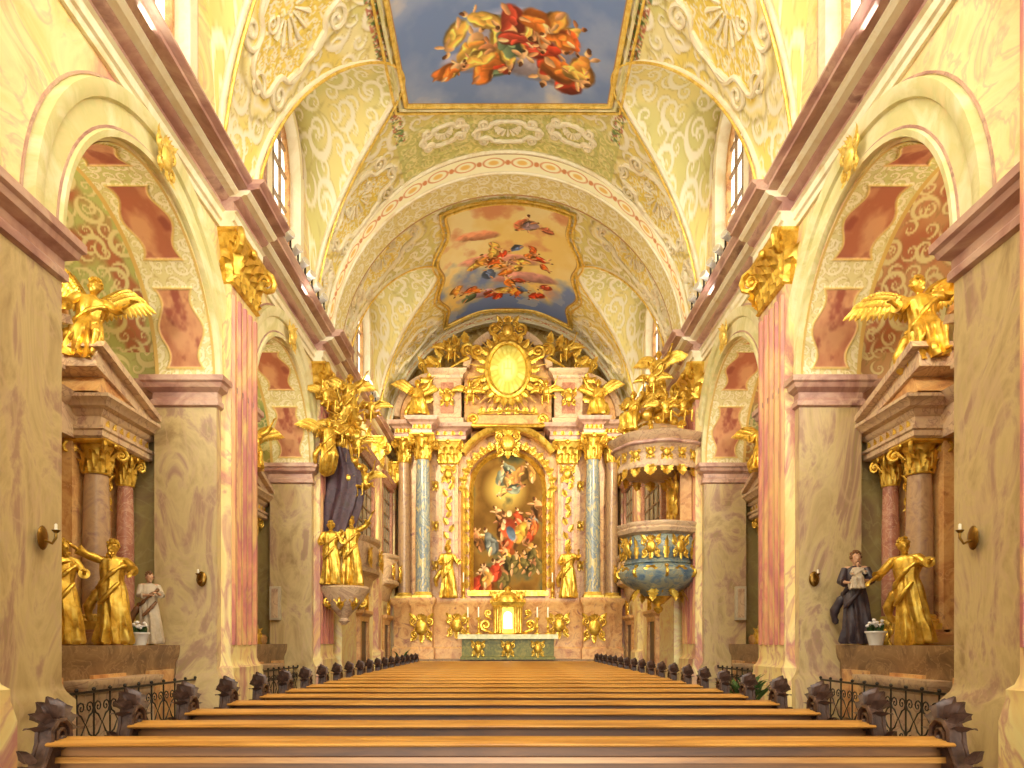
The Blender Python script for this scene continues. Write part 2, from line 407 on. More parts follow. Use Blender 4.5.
    def entab(prof,name,mat):
        mb=MB(); ys=[(-4,0)]
        for i_,(a,b) in enumerate(PIERS):
            e0,e1=a+.1,(b-.1 if b<19 else 19.75)
            if i_==1: e0,e1=5.95,6.8
            ys+=[(e0,0),(e0,.2),(e1,.2),(e1,0)]
        ys+=[(29.9,0)]
        rs=[]
        for (y,e) in ys:
            rs.append([(sx*5.02,y,prof[0][1])]+[(sx*(5-p-e),y,z) for p,z in prof]+[(sx*5.02,y,prof[-1][1])])
        mb.loft(rs); return mb.build(name,mat,w)
    entab([(.05,8.7),(.05,8.8),(.09,8.82),(.09,8.95),(.14,8.98)],'architrave',CREAMST)
    entab([(.1,8.98),(.07,9.0),(.07,9.14),(.16,9.17),(.2,9.22)],'frieze',MAUVE)
    entab([(.2,9.22),(.26,9.25),(.3,9.25),(.36,9.3),(.36,9.33)],'cornice_fillet',CREAMST)
    entab([(.36,9.33),(.52,9.36),(.52,9.42),(.6,9.48),(.6,9.52)],'cornice',MAUVE)
    for ya in (25.0,28.6):
        mb=MB(); x0,x1=(4.5,4.7) if sx>0 else (-4.7,-4.5)
        mb.mold(x0,x1,ya,ya+.7,[(0,.1),(1.2,.1),(1.3,0),(7.75,0)]); p=mb.build('pilaster',PILAS,w)
        inst(capN_me,'capital',p,(sx*4.58,ya+.35,7.75),-sx*PI/2,(.58,1,1))
# windows
wi=0
for sx in (-1,1):
    for (c,hw) in WINC[1:]:
        wi+=1; r=NBW if c<20 else 1.2; zs=12.7 if c<20 else 12.6
        root=sempty('window_%d'%wi,('left' if sx<0 else 'right')+' clerestory arched window '+{10.15:'nearest the viewer',16.1:'above the second arch',24.6:'over the choir'}[c])
        pts=[(c-r,10.1)]+[(c-r*math.cos(PI*i/20),zs+r*math.sin(PI*i/20)) for i in range(21)]+[(c+r,10.1)]
        mb=MB(); mb.prism(pts,sx*5.3,sx*5.34); mb.build('pane',PANE,root)
        mb=MB()
        xa,xb=sorted((sx*5.24,sx*5.3))
        mb.box(xa,xb,c-.04,c+.04,10.1,zs+r-.02)
        for z in (10.9,11.7,12.5,13.1): mb.box(xa,xb,c-r+.02,c+r-.02,z,z+.05)
        for q in (-.5,.5): mb.box(xa,xb,c+q*r-.02,c+q*r+.02,10.1,zs+.8*r)
        mb.build('glazing_bars',BROWNST,root)
        mb=MB(); 
        prof=[(r-.1,-.29),(r-.1,-.21),(r+.0,-.19),(r+.0,-.29)]
        arc_sweep(mb,sx*5,sx,c,zs,prof); xa,xb=sorted((sx*5.18,sx*5.29)); mb.box(xa,xb,c-r,c-r+.1,10.1,zs); mb.box(xa,xb,c+r-.1,c+r,10.1,zs)
        mb.build('window_frame',PINKM,root)
        mb=MB(); pj=[(c-r+.012,10.1)]+[(c-(r-.012)*math.cos(PI*i/24),zs+(r-.012)*math.sin(PI*i/24)) for i in range(25)]+[(c+r-.012,10.1)]
        mb.loft([[(sx*4.99,a,b) for a,b in pj],[(sx*5.28,a,b) for a,b in pj]],cap=False,closed=True); mb.build('reveal',CREAMST,root)
        mb=MB(); arc_sweep(mb,sx*5,sx,c,zs,[(r-.02,-.03),(r-.02,.06),(r+.1,.09),(r+.16,.05),(r+.24,.05),(r+.26,0)])
        xa,xb=sorted((sx*4.93,sx*5.03)); mb.box(xa,xb,c-r-.24,c-r+.02,9.9,zs); mb.box(xa,xb,c+r-.02,c+r+.24,9.9,zs)
        mb.build('surround',CREAMST,root)
        mb=MB(); arc_sweep(mb,sx*5,sx,c,zs,[(r+.25,-.0),(r+.25,.05),(r+.31,.05),(r+.31,0)]); 
        xa,xb=sorted((sx*4.95,sx*5.0)); mb.box(xa,xb,c-r-.31,c-r-.25,9.9,zs); mb.box(xa,xb,c+r+.25,c+r+.31,9.9,zs)
        mb.build('surround_fillet',MAUVE,root)
# ---------------- vault
th=np.linspace(-PI/2,PI/2,401)
ys=np.concatenate([np.arange(-4,12,.2),np.arange(12,21,.03),np.arange(21,30.61,.04)])
TH,YY=np.meshgrid(th,ys,indexing='ij')
X=5*np.sin(TH); ZB=9.55+5.33*np.cos(TH)
L=np.full_like(X,0.)
for c,hw in WINC:
    d=1-((YY-c)/hw)**2
    L=np.maximum(L,np.where(d>0,9.6+4.6*np.sqrt(np.maximum(d,0)),0))
isl=L>ZB
Z=np.maximum(ZB,L)
S=np.abs(TH)*5.2
n1=fbm(S*.7,YY*.7,5,4)
cc=cm(fill(X.shape,(222,214,138)),A((242,222,124)),(n1-.38)*6)
cc=cm(cc,A((246,236,178)),(fbm(S*1.1+3,YY*1.1,15,3)-.5)*5)
cc,s1=scrollpaint(cc,S,YY,.85,11,(251,245,218),(200,180,108),.8)
for yc,sc,rs_,ry in ((18.7,4.6,1.3,.72),(18.75,7.0,.7,.45),(13.1,4.7,1.4,.95),(21.65,4.4,1.35,.75),(27.9,4.4,1.4,.8),(7.2,4.7,1.4,.9)):
    wv=.12*(fbm(S*2,YY*2,31,2)-.5)*4
    dd=np.sqrt(((S-sc)/rs_)**2+((YY-yc)/ry)**2)+wv
    cc=cm(cc,A((242,218,104)),(1.2-dd)*8)
    cc=cm(cc,A((252,248,226)),1-np.abs(dd-1.02)*6)
    cc=cm(cc,A((190,170,106)),(1-np.abs(dd-1.22)*16)*.7)  # thin shading painted round the raised cartouche rim
    c5,_=scrollpaint(cc,S+2,YY,.36,77,(252,246,218),(208,176,92),.8); cc=np.where((dd<.84)[...,None],c5,cc)
g=np.clip(1-np.abs(YY-18.7)/.95,0,1)*3*(S<3.1)
cg,_=scrollpaint(fill(X.shape,(208,206,124)),S,YY,.5,99,(240,230,160),(172,168,96),.8); gg=np.clip(g,0,1)[...,None]*.9; cc=cc*(1-gg)+cg*gg
g2=(np.abs(S-2.95)<.15)&(YY<18.0)
cc=cm(cc,A((196,120,90)),g2*((orn(S,YY,91,30,3)>.55)*.9)); cc=cm(cc,A((110,140,80)),g2*((orn(S,YY,92,30,3)>.8)*.9))
lc=cm(fill(X.shape,(220,214,140)),A((242,228,150)),(fbm(X*.8,YY*.8,51,4)-.38)*6)
lc,s3=scrollpaint(lc,np.abs(X),YY,.7,63,(250,244,216),(198,184,116),.75)
cc=np.where(isl[...,None],lc,cc)
Z2=Z-.03*np.clip((s1-.38)*3,0,1)*(~isl)
ceil=st(gridmesh('ceiling',np.stack([X,YY,Z2],-1),cc,PAINT),'barrel vault with yellow and white stucco ornament and painted scenes')
def vm(s,y,off=.03):
    t=s/5.2; return ((5-off)*math.sin(t),y,9.55+(5.33-off)*math.cos(t))
def vtube(mb,p2,rad,n=6): mb.tube([vm(a,b) for a,b in p2],rad,n)
def vspir(mb,s0,y0,r0,turns,rad,a0,sg,tail=None):
    N=int(turns*14); p=[] if tail is None else [tail]
    for i in range(N+1): t=i/N; a=a0+sg*t*turns*2*PI; r=r0*(1-.85*t); p.append((s0+r*math.cos(a),y0+r*math.sin(a)))
    rd=[rad*(1-.5*i/len(p)) for i in range(len(p))]; mb.tube([vm(*q) for q in p],rd,6); mb.ball(vm(*p[-1]),rad,7,5)
def vcart(s0,y0,a,b,parent,shell=True):
    mb=MB(); p=[]
    for i in range(61):
        t=2*PI*i/60; k=1+.1*math.cos(4*t)-.07*math.cos(8*t); p.append((s0+a*k*math.cos(t),y0+b*k*math.sin(t)))
    vtube(mb,p,.055)
    for qa in (-1,1):
        for qb in (-1,1):
            vspir(mb,s0+qa*a*.75,y0+qb*b*.85,.28*min(a,b)+.08,1.5,.055,0 if qa<0 else PI,qb*qa,tail=(s0+qa*a*.2,y0+qb*b*1.0))
    for qa in (-1,1):
        vspir(mb,s0+qa*a*1.05,y0+.0,.22*b+.06,1.4,.045,PI/2,qa)
    mb.build('stucco_cartouche',CREAMST,parent)
    mb=MB()
    for k in range(7):
        t=PI*(k+.5)/7*1.0; vtube(mb,[(s0+.15*a*math.cos(t),y0-.3*b+.15*b*math.sin(t)),(s0+.42*a*math.cos(t),y0-.3*b+.7*b*math.sin(t))],[.015,.05])
    vspir(mb,s0-.35*a,y0-.45*b,.2*b,1.4,.035,0,1); vspir(mb,s0+.35*a,y0-.45*b,.2*b,1.4,.035,PI,-1)
    mb.build('stucco_shell',CREAMST,parent)
for q in (-1,1):
    vcart(q*4.6,18.7,1.2,.68,ceil); vcart(q*6.9,18.85,.6,.36,ceil); vcart(q*4.7,13.1,1.25,.85,ceil)
    vcart(q*4.4,21.65,1.25,.66,ceil); vcart(q*6.3,21.4,.6,.45,ceil); vcart(q*4.3,28.1,1.2,.6,ceil)
    vcart(q*1.75,18.45,.6,.3,ceil)
vcart(0,18.75,.85,.36,ceil)
for sx in (-1,1):
    for c,hw in WINC[1:]:
        pts=[]
        for i in range(61):
            y=c-hw+2*hw*i/60
            d=max(0,1-((y-c)/hw)**2); zl=9.6+4.6*math.sqrt(d); q=(zl-9.55)/5.33
            x=5*math.sqrt(max(0,1-q*q)); pts.append((sx*min(x,4.97),y,zl-.02))
        mb=MB(); mb.tube(pts,.06,8); mb.build('groin_rib',CREAMST,ceil)
        mb=MB(); mb.tube([(p[0]-sx*.12*(1 if abs(p[1]-c)<hw*.98 else 0),p[1],p[2]+.0) for p in pts],.028,6); mb.build('groin_fillet',GOLDL,ceil)
def tarch(y0,y1,a,b,da,db,label):
    n=120; t=np.linspace(-PI/2,PI/2,n*4+1)
    TT,UU=np.meshgrid(t,np.linspace(0,1,37),indexing='ij')
    Xf=(a-da*UU)*np.sin(TT); Zf=9.55+(b-db*UU)*np.cos(TT)
    s=TT*5.0
    cl=fill(TT.shape,(240,230,188))
    cl=cm(cl,A((214,208,138)),(UU<.16)*1.); cl=cm(cl,A((186,154,114)),((UU>.16)&(UU<.2))*1.)
    ph=(s*1.25)%1.0
    dd=np.sqrt(((ph-.5)/.42)**2+((UU-.55)/.24)**2)
    cl=cm(cl,A((210,134,84)),1.2-np.abs(dd-.85)*9)
    cl=cm(cl,A((230,184,100)),(.5-dd)*6)
    ph2=((s*1.25+.5)%1.0); d2=np.sqrt(((ph2-.5)/.1)**2+((UU-.55)/.12)**2); cl=cm(cl,A((206,134,84)),(1-d2)*5)
    cl=cm(cl,A((190,148,110)),((UU>.92))*1.)
    tr=gridmesh('transverse_arch',np.stack([Xf,np.full_like(Xf,y0),Zf],-1),cl,PAINT,ceil); tr['label']=label
    TT,VV=np.meshgrid(t,np.linspace(0,1,41),indexing='ij')
    Xf=(a-da)*np.sin(TT); Zf=9.55+(b-db)*np.cos(TT)
    cs,_=scrollpaint(fill(TT.shape,(234,220,148)),TT*5,VV,.5,71,(248,242,212),(196,174,104),.8); cs=cm(cs,A((190,148,96)),(np.abs(VV-.5)>.44)*1.)
    gridmesh('arch_soffit',np.stack([Xf,y0+(y1-y0)*VV,Zf],-1),cs,PAINT,tr)
    t=t[::4]
    mb=MB(); mb.tube([((a-.05)*math.sin(q),y0,9.55+(b-.05)*math.cos(q)) for q in t],.06,6); mb.tube([((a-da)*math.sin(q),y0,9.55+(b-db)*math.cos(q)) for q in t],.04,6); mb.build('arch_moulding',CREAMST,tr)
tarch(19.5,20.5,5,5.33,.25,.62,'wide transverse arch with orange guilloche band')
tarch(29.2,29.6,5,5.33,.2,.3,'narrow arch above the high altar')
def vz(x): return 9.55+5.33*np.sqrt(np.maximum(0,1-(x/5)**2))
CL=[(214,120,50),(196,66,40),(232,156,70),(206,96,44),(176,70,50),(100,120,90),(236,186,90)]
def yend(x): return 17.8*(vz(x)-1.55)/13.33
W0=2.4
U,V=np.meshgrid(np.linspace(-1,1,241),np.linspace(0,1,560),indexing='ij'); XX=U*W0
YV=9.2+(yend(XX)-9.2)*V
n=fbm(XX*.9,YV*.9,41,5)
fc=cm(fill(U.shape,(120,146,196)),A((162,176,208)),(n-.35)*3); fc=cm(fc,A((210,206,204)),(n-.6)*6)
fc=blobs(fc,XX,YV,[(.3,15.8,1.5,.8,.1,(154,152,174)),(.6,16.5,1.3,.45,.2,(164,154,164)),(-.6,16.4,1.0,.35,.2,(146,144,166))]+crowd(14,.2,16.2,.95,.3,.68,CL,5)+crowd(20,.1,15.8,.75,.4,.72,CL,25)+crowd(3,-1.2,16.4,.25,.15,.5,CL,9)+crowd(3,1.4,16.1,.25,.3,.5,CL,19)+crowd(14,.1,12.5,.8,1.2,.7,CL,6),.06,4)
fc=cm(fc,A((196,150,90)),((np.abs(U)>.97)|(V>.99))*1.)
fr=gridmesh('ceiling_fresco',np.stack([XX,YV,vz(XX)-.07],-1),fc,PAINT,ceil); fr['label']='nave fresco of orange and flesh figures on blue sky'
for off,rad in ((0,.06),(.13,.04),(.24,.035)):
    mb=MB(); W=W0+off
    ye=float(yend(W))+off
    pts=[(-W,9.2+(ye-9.2)*i/24,float(vz(W))-.08) for i in range(25)]
    pts+=[(x,float(yend(x))+off,float(vz(x))-.08) for x in np.linspace(-W,W,41)[1:-1]]
    pts+=[(W,ye-(ye-9.2)*i/24,float(vz(W))-.08) for i in range(25)]
    mb.tube(pts,rad,6); mb.build('fresco_frame',GOLDL if off!=.13 else ARCHM,fr)
U,V=np.meshgrid(np.linspace(-1,1,221),np.linspace(0,1,460),indexing='ij'); Yv=21.75+6.9*V
hw=1.75+.35*np.sin(V*PI)+.55*V+.12*np.cos(V*PI*6); XX=U*hw
n=fbm(XX*.8,Yv*.55,141,5); n2=fbm(XX*1.2,Yv*1.0,151,5)
fc=cm(fill(U.shape,(240,212,130)),A((248,232,174)),(n-.4)*4); fc=cm(fc,A((222,156,112)),(n2-.52)*6)
fc=cm(fc,A((120,144,200)),(V-.58+.9*(n-.5))*6); fc=cm(fc,A((186,194,206)),((V-.6)*3)*(n2>.55)*.7)
fc=blobs(fc,XX,Yv,[(-1.0,23.3,.8,.3,.2,(218,150,114)),(-.3,24.9,1.5,.4,.1,(202,144,126)),(.6,26.1,1.3,.4,-.2,(186,136,130)),(-.6,27.2,1.2,.3,0,(166,136,150))]
   +crowd(4,.6,22.9,.3,.25,.6,[(190,110,80),(226,180,120),(140,120,130)],15)
   +crowd(20,-.2,25.0,.85,.5,.55,CL+[(90,110,150)],16)+crowd(14,-.3,26.9,.95,.3,.55,CL+[(90,110,150)],17),.07,4)
fc=cm(fc,A((186,150,96)),((np.abs(U)>.97)|(V>.988)|(V<.012))*1.)
fr=gridmesh('ceiling_fresco',np.stack([XX,Yv,vz(XX)-.07],-1),fc,PAINT,ceil); fr['label']='choir fresco of heavenly clouds over blue sky'
for off,rad in ((0,.05),(.15,.04)):
    mb=MB()
    def HW(t): return 1.75+.35*math.sin(t*PI)+.55*t+.12*math.cos(t*PI*6)+off
    pts=[(-HW(i/30),21.75-off+(6.9+2*off)*i/30) for i in range(31)]
    w1=HW(1); pts+=[(x,28.65+off+.08*math.cos(x*3)) for x in np.linspace(-w1,w1,21)[1:-1]]
    pts+=[(HW(1-i/30),28.65+off-(6.9+2*off)*i/30) for i in range(31)]
    w0=HW(0); pts+=[(x,21.75-off) for x in np.linspace(w0,-w0,21)[1:]]
    mb.tube([(x,y,float(vz(x))-.08) for x,y in pts],rad,6); mb.build('fresco_frame',GOLDL,fr)
mb=MB(); mb.box(-5.9,5.9,30.2,30.6,0,15); ew=st(mb.build('wall_end',CHAP),'end wall behind the high altar')
XX,ZZ=np.meshgrid(np.linspace(-4.9,4.9,240),np.linspace(8.5,14.8,180),indexing='ij')
c3,_=scrollpaint(fill(XX.shape,(206,172,96)),np.abs(XX),ZZ,.7,431,(232,208,140),(156,114,66),.9)
gridmesh('apse_painting',np.stack([XX,np.full_like(XX,30.17),ZZ],-1),c3,PAINT,ew)
# ---------------- side chapels
for sx,side in ((-1,'left'),(1,'right')):
    for bi,c in enumerate(BAY):
        yy0,yy1=c-2.45,c+2.45
        mb=MB(); a,b=sorted((sx*7.55,sx*7.75)); mb.box(a,b,yy0-.2,yy1+.2,0,9)
        a,b=sorted((sx*6.04,sx*7.6)); mb.box(a,b,yy1,yy1+.2,0,9); mb.box(a,b,yy0-.2,yy0,0,9)
        cw=st(mb.build('wall_chapel_'+side,CHAP),side+' side chapel walls of olive marbling, bay %s'%('outside the view','nearest the viewer','further away')[bi])
        TT,XX=np.meshgrid(np.linspace(0,PI,260),np.linspace(5.98,7.6,90),indexing='ij')
        nn=fbm(TT*3,XX*2,300+bi,3)
        k1=A((196,200,126)) if sx<0 else A((208,158,114))
        c2=fill(TT.shape,k1); c2=cm(c2,A((190,120,88)),(nn-.56)*8); c2=cm(c2,A((146,168,112)),(.4-nn)*6)
        c2,_=scrollpaint(c2,TT*2.46,XX,.55,200+bi*7+(sx>0)*3,(234,222,168),(164,146,90),.7)
        bd=(np.abs(XX-6.8)>.68); c2=cm(c2,A((222,212,160)),bd*1.)
        gridmesh('chapel_vault',np.stack([sx*XX,c-2.46*np.cos(TT),6.3+2.46*np.sin(TT)],-1),c2,PAINT,cw)
        mb=MB(); a,b=sorted((sx*6.04,sx*7.55)); mb.mold(a,b,yy1-.04,yy1+.05,[(5.6,0),(5.65,.06),(5.95,.1),(6.05,.14),(6.1,.14),(6.12,0)]); mb.build('chapel_impost',MAUVE,cw)
        XX,ZZ=np.meshgrid(np.linspace(6.04,7.55,110),np.linspace(6.12,8.8,170),indexing='ij')
        c3=fill(XX.shape,(202,204,132) if sx<0 else (208,168,120))
        c3,_=scrollpaint(c3,XX,ZZ,.55,420+bi+(sx>0),(236,226,172),(166,152,92),.7)
        rr=np.sqrt((XX-6.04)**2+(ZZ-6.3)**2); c3=cm(c3,A((182,114,90)),(np.abs(rr-1.75)<.22)*.85); c3=cm(c3,A((226,214,162)),(np.abs(np.abs(rr-1.75)-.26)<.04)*1.)
        gridmesh('chapel_fresco',np.stack([sx*XX,np.full_like(XX,yy1-.01),ZZ],-1),c3,PAINT,cw)
# ============================================================ ornaments
def cartouche(mb,s,seed=0,M=None):
    M=M or Matrix.Identity(4)
    mb.ball((0,-.06*s,0),(.26*s,.12*s,.34*s),14,9,M)
    for sg in (-1,1):
        mb.spiral((sg*.34*s,-.05*s,.25*s),(sg,0,0),(0,0,1),.17*s,1.5,.05*s,a0=-PI/2,sg=1,M=M,tail=(sg*.28*s,0,-.05*s))
        mb.spiral((sg*.3*s,-.05*s,-.3*s),(sg,0,0),(0,0,-1),.15*s,1.5,.05*s,a0=-PI/2,sg=1,M=M,tail=(sg*.3*s,0,.0))
        mb.leaf(M@T(sg*.25*s,-.03*s,.3*s,0,0,sg*.7),.45*s,.1*s,1.2)
        mb.leaf(M@T(sg*.2*s,-.03*s,-.3*s,0,0,sg*2.4),.4*s,.1*s,1.0)
    for k in range(5): mb.leaf(M@T(0,-.05*s,.28*s,0,0,(k-2)*.4),.36*s,.08*s,1.6)
    mb.leaf(M@T(0,-.05*s,-.25*s,0,0,PI),.45*s,.11*s,1.2)
def cart(name,par,s,M,off=(0,0,0)):
    m=MB(); cartouche(m,s,M=M); m.v=[(x-off[0],y-off[1],z-off[2]) for x,y,z in m.v]; return m.build(name,GOLD,par)
mb=MB(); cartouche(mb,1.0); key0=None
for sx,side in ((-1,'left'),(1,'right')):
    for i,c in enumerate(BAY[1:]):
        lab='gilded cartouche on the keystone of the %s %s arch'%(('near','far')[i],side)
        if key0 is None:
            key0=mb.build('keystone_ornament',GOLDL); o=key0
        else: o=key0.copy(); col.objects.link(o)
        o.location=(sx*4.84,c,8.36); o.rotation_euler=(0,0,-sx*PI/2); o.scale=(.52,.52,.52)
        tag(o,lab,'ornament','gilded keystone ornaments')
# ============================================================ figures
def arm(mb,sh,el,ha,k=1.,fing=.012):
    sh,el,ha=Vector(sh),Vector(el),Vector(ha)
    mb.cap(sh,el,.052*k,.043*k); mb.cap(el,ha,.042*k,.028*k)
    d=(ha-el).normalized(); side=d.cross(Vector((0,0,1)));
    if side.length<.2: side=d.cross(Vector((1,0,0)))
    side.normalize(); nrm=side.cross(d)
    palm=ha+d*.07
    for q in (-1,0,1): mb.cap(ha+d*.01+side*q*.012,palm+side*q*.022,.018,.017,8)
    for q,Lf in ((-1.5,.06),(-.5,.075),(.5,.08),(1.5,.065)):
        b=palm+side*q*.021+d*.01; m=b+d*Lf*.55-nrm*.008; e=m+d*Lf*.4-nrm*.03
        mb.cap(b,m,fing,fing*.95,6); mb.cap(m,e,fing*.95,fing*.8,6)
    tb=ha+d*.02+side*.03; mb.cap(tb,tb+side*.03+d*.035,.014,.012,6); mb.cap(tb+side*.03+d*.035,tb+side*.035+d*.065-nrm*.01,.012,.010,6)
def feather(mb,a,b,w,n):
    a=Vector(a);b=Vector(b);d=(b-a); n=Vector(n); s=d.normalized().cross(n).normalized(); rs=[]
    for i,t in enumerate((0,.15,.4,.7,.9,1)):
        ww=w*(.5,.85,1,1.0,.7,.15)[i]; p=a+d*t-n*.05*math.sin(PI*t); th_=.01
        rs.append([p+s*ww,p+n*th_,p-s*ww,p-n*th_])
    mb.loft(rs)
def wing_mb(sg,span=.9,fold=0.):
    mb=MB(); root=Vector((sg*.07,.11,1.3))
    mid=root+Vector((sg*span*(.34-.12*fold),.1,span*(.42+.12*fold)))
    tip=root+Vector((sg*span*(.85-.35*fold),.2,span*(.38+.5*fold)))
    mb.tube([root,root.lerp(mid,.5)+Vector((0,0,.05)),mid,mid.lerp(tip,.5)+Vector((0,0,.05)),tip],[.04,.05,.045,.035,.015],8)
    bone=[root.lerp(mid,t/6) for t in range(7)]+[mid.lerp(tip,t/8)+Vector((0,0,.04*math.sin(PI*t/8))) for t in range(1,9)]
    for li,(lf,w) in enumerate(((.78,.06),(.52,.055),(.3,.05),(.16,.045))):
        for i,p in enumerate(bone):
            f=i/(len(bone)-1); ang=R(-96+(62+8*li)*f**1.3+fold*18*f)
            dr=Vector((sg*math.cos(ang),.05*f,math.sin(ang)))
            pp_=p+Vector((0,-.022*li,.01))
            feather(mb,pp_,pp_+dr*span*lf*(.55+.5*f),w*span*1.1,(0,1,.1))
    return mb
def figure(name,label,cat,loc,rz=0,s=1.,pose='stand',arms=None,robe=True,wings=0,mat=None,skin=None,hair=None,group=None,beard=False,vox=.016,turn=0.,fold=0.,mantle=None,parent=None,veil=False,seed=0,ht=None,lean=(0,0)):
    mat=mat or GOLD; skin=skin or mat; hair=hair or mat
    root=thing(name,label,cat,loc,rz,group,s); root.rotation_euler=(lean[0],lean[1],rz)
    hz={'stand':.9,'sit':.5,'kneel':.5,'fly':.9}[pose]; dz=hz-.9
    def U(x,y,z): return (x,y,z+dz)
    mb=MB()
    mb.ball(U(0,0,1.25),(.17,.115,.19)); mb.ball(U(0,0,1.05),(.14,.11,.18)); mb.ball(U(0,0,.9),(.165,.13,.14))
    mb.cap(U(-.15,0,1.39),U(.15,0,1.39),.06,.06); mb.cap(U(0,.01,1.38),U(0,0,1.52),.055,.05)
    H=Matrix.Translation(U(0,-.01,1.585))@Matrix.Rotation(turn,4,'Z')
    mb.ball((0,.0,.01),(.082,.1,.115),16,12,H); mb.ball((0,-.045,-.06),(.055,.055,.06),12,8,H)
    mb.cap((0,-.095,.02),(0,-.122,-.018),.012,.019,8,H); mb.cap((-.05,-.085,.04),(.05,-.085,.04),.014,.014,8,H)
    mb.cap((-.022,-.1,-.05),(.022,-.1,-.05),.009,.009,6,H); mb.ball((0,-.085,-.095),(.025,.025,.022),8,6,H)
    for q in (-1,1): mb.ball((q*.083,.01,-.005),(.014,.024,.034),8,6,H); mb.ball((q*.035,-.088,.012),.014,8,6,H)
    if pose=='stand': legs=[((.09,0),(.11,-.06,.5),(.1,.02,.09),(.12,-.12,.04)),((-.09,0),(-.1,-.0,.5),(-.1,.04,.09),(-.14,-.09,.04))]
    elif pose=='sit': legs=[((.1,0),(.14,-.42,.52),(.12,-.40,.1),(.14,-.54,.05)),((-.1,0),(-.14,-.4,.48),(-.16,-.3,.1),(-.18,-.43,.05))]
    elif pose=='kneel': legs=[((.1,0),(.13,-.34,.42),(.12,-.32,.08),(.12,-.46,.05)),((-.1,0),(-.12,-.1,.08),(-.1,.32,.09),(-.1,.42,.05))]
    else: legs=[((.09,0),(.16,-.2,.62),(.1,.08,.32),(.1,.14,.2)),((-.09,0),(-.13,-.05,.5),(-.1,.2,.2),(-.1,.28,.1))]
    for hp,kn,an,to in legs:
        mb.cap((hp[0],hp[1],hz-.03),kn,.085,.058); mb.cap(kn,an,.056,.034); mb.cap(an,to,.036,.024)
    arms=arms or (((.3,-.05,1.15),(.35,-.3,1.2)),((-.3,-.05,1.15),(-.2,-.3,1.1)))
    for q,(el,ha) in zip((1,-1),arms): arm(mb,U(q*.18,0,1.39),U(*el),U(*ha))
    b=mb.build('body',skin,root,recalc=True)
    md=b.modifiers.new('skin','REMESH'); md.mode='VOXEL'; md.voxel_size=vox; md.use_smooth_shade=True
    sm=b.modifiers.new('smooth','SMOOTH'); sm.iterations=2; sm.factor=.4
    rnd=random.Random(seed+int(loc[0]*10)+int(loc[1]*7))
    mh=MB()
    mh.ball((0,.022,.035),(.09,.1,.105),14,10,H)
    for i in range(34):
        a=rnd.uniform(0,2*PI); e=rnd.uniform(-.25,1.45)
        p=Vector((.088*math.cos(e)*math.cos(a),.1*math.cos(e)*math.sin(a)+.015,.03+.115*math.sin(e)))
        if p.y<-.05 and p.z<.085: continue
        mh.ball(p,(.03,.03,.028),7,5,H)
    if beard:
        for i in range(12): mh.ball((rnd.uniform(-.045,.045),-.08+rnd.uniform(-.02,.02),-.09-rnd.uniform(0,.07)),(.02,.02,.026),6,5,H)
    mh.build('hair',hair,root)
    if robe:
        if pose=='stand': K=[(0,0,1.45,.07,.06),(0,0,1.4,.19,.1),(0,0,1.22,.19,.14),(0,0,1.06,.165,.13),(0,0,.9,.2,.165),(.02,-.03,.6,.215,.19),(.03,-.03,.3,.235,.21),(.02,0,.05,.27,.24),(.02,0,0,.25,.22)]
        elif pose=='sit': K=[(0,0,1.05,.07,.06),(0,0,1.,.19,.1),(0,0,.82,.19,.14),(0,0,.7,.18,.14),(0,-.16,.56,.25,.36),(0,-.22,.42,.26,.33),(0,-.27,.2,.27,.25),(0,-.28,.03,.31,.28),(0,-.28,0,.3,.27)]
        elif pose=='kneel': K=[(0,0,1.05,.07,.06),(0,0,1.,.19,.1),(0,0,.82,.19,.14),(0,0,.7,.17,.14),(0,-.05,.5,.21,.25),(0,-.02,.3,.22,.3),(0,.03,.08,.25,.38),(0,.03,0,.25,.38)]
        else: K=[(0,0,1.45,.07,.06),(0,0,1.4,.19,.1),(0,0,1.22,.19,.14),(0,0,1.06,.165,.13),(0,0,.9,.2,.17),(.03,-.05,.65,.23,.2),(.0,.05,.4,.24,.2),(0,.15,.15,.2,.16),(0,.2,.05,.05,.05)]
        NR=30; rs=[]
        ph=rnd.uniform(0,6)
        for i in range(NR):
            f=i/(NR-1)*(len(K)-1); a=min(int(f),len(K)-2); t=f-a; k0,k1=K[a],K[a+1]
            c=[k0[j]*(1-t)+k1[j]*t for j in range(5)]; am=.03+.17*max(0,(i/(NR-1)-.2))
            ring=[]
            for j in range(56):
                th_=2*PI*j/56
                w=1+am*(math.sin(9*th_+ph+2.2*math.sin(i*.13))+.6*math.sin(15*th_+ph*2-i*.16))+.03*math.sin(3*th_+i*.4)
                ring.append((c[0]+c[3]*w*math.cos(th_),c[1]+c[4]*w*math.sin(th_),c[2]))
            rs.append(ring)
        mr=MB(); mr.loft(rs)
        for q,(el,ha) in zip((1,-1),arms):
            a=Vector(U(q*.18,0,1.39)); b2=Vector(U(*el)); c2=Vector(U(*ha)); m=b2.lerp(c2,.45)
            mr.tube([a,a.lerp(b2,.5),b2,b2.lerp(m,.6),m],[.07,.072,.065,.075,.09],12)
        mr.build('robe',mat,root,ang=60)
        mm=MB()
        pts=[];rd=[]
        for i in range(29):
            a=2*PI*i/24-.4; pts.append(U(.2*math.cos(a),.16*math.sin(a),1.1+.2*math.cos(a+.4))); rd.append(.035+.014*math.sin(i*1.7))
        mm.tube(pts,rd,8)
        pts=[];rd=[]
        for i in range(12): t=i/11; pts.append(U(-.22-.14*t+.05*math.sin(t*7),.08+.12*t,.98-.55*t+.05*math.sin(t*5))); rd.append(.04+.045*math.sin(PI*t)+.012*math.sin(i*2))
        mm.tube(pts,rd,9)
        pts=[U(.1-.5*t*.6,-.19-.05*math.sin(PI*t),1.0-.35*t) for t in [i/8 for i in range(9)]]
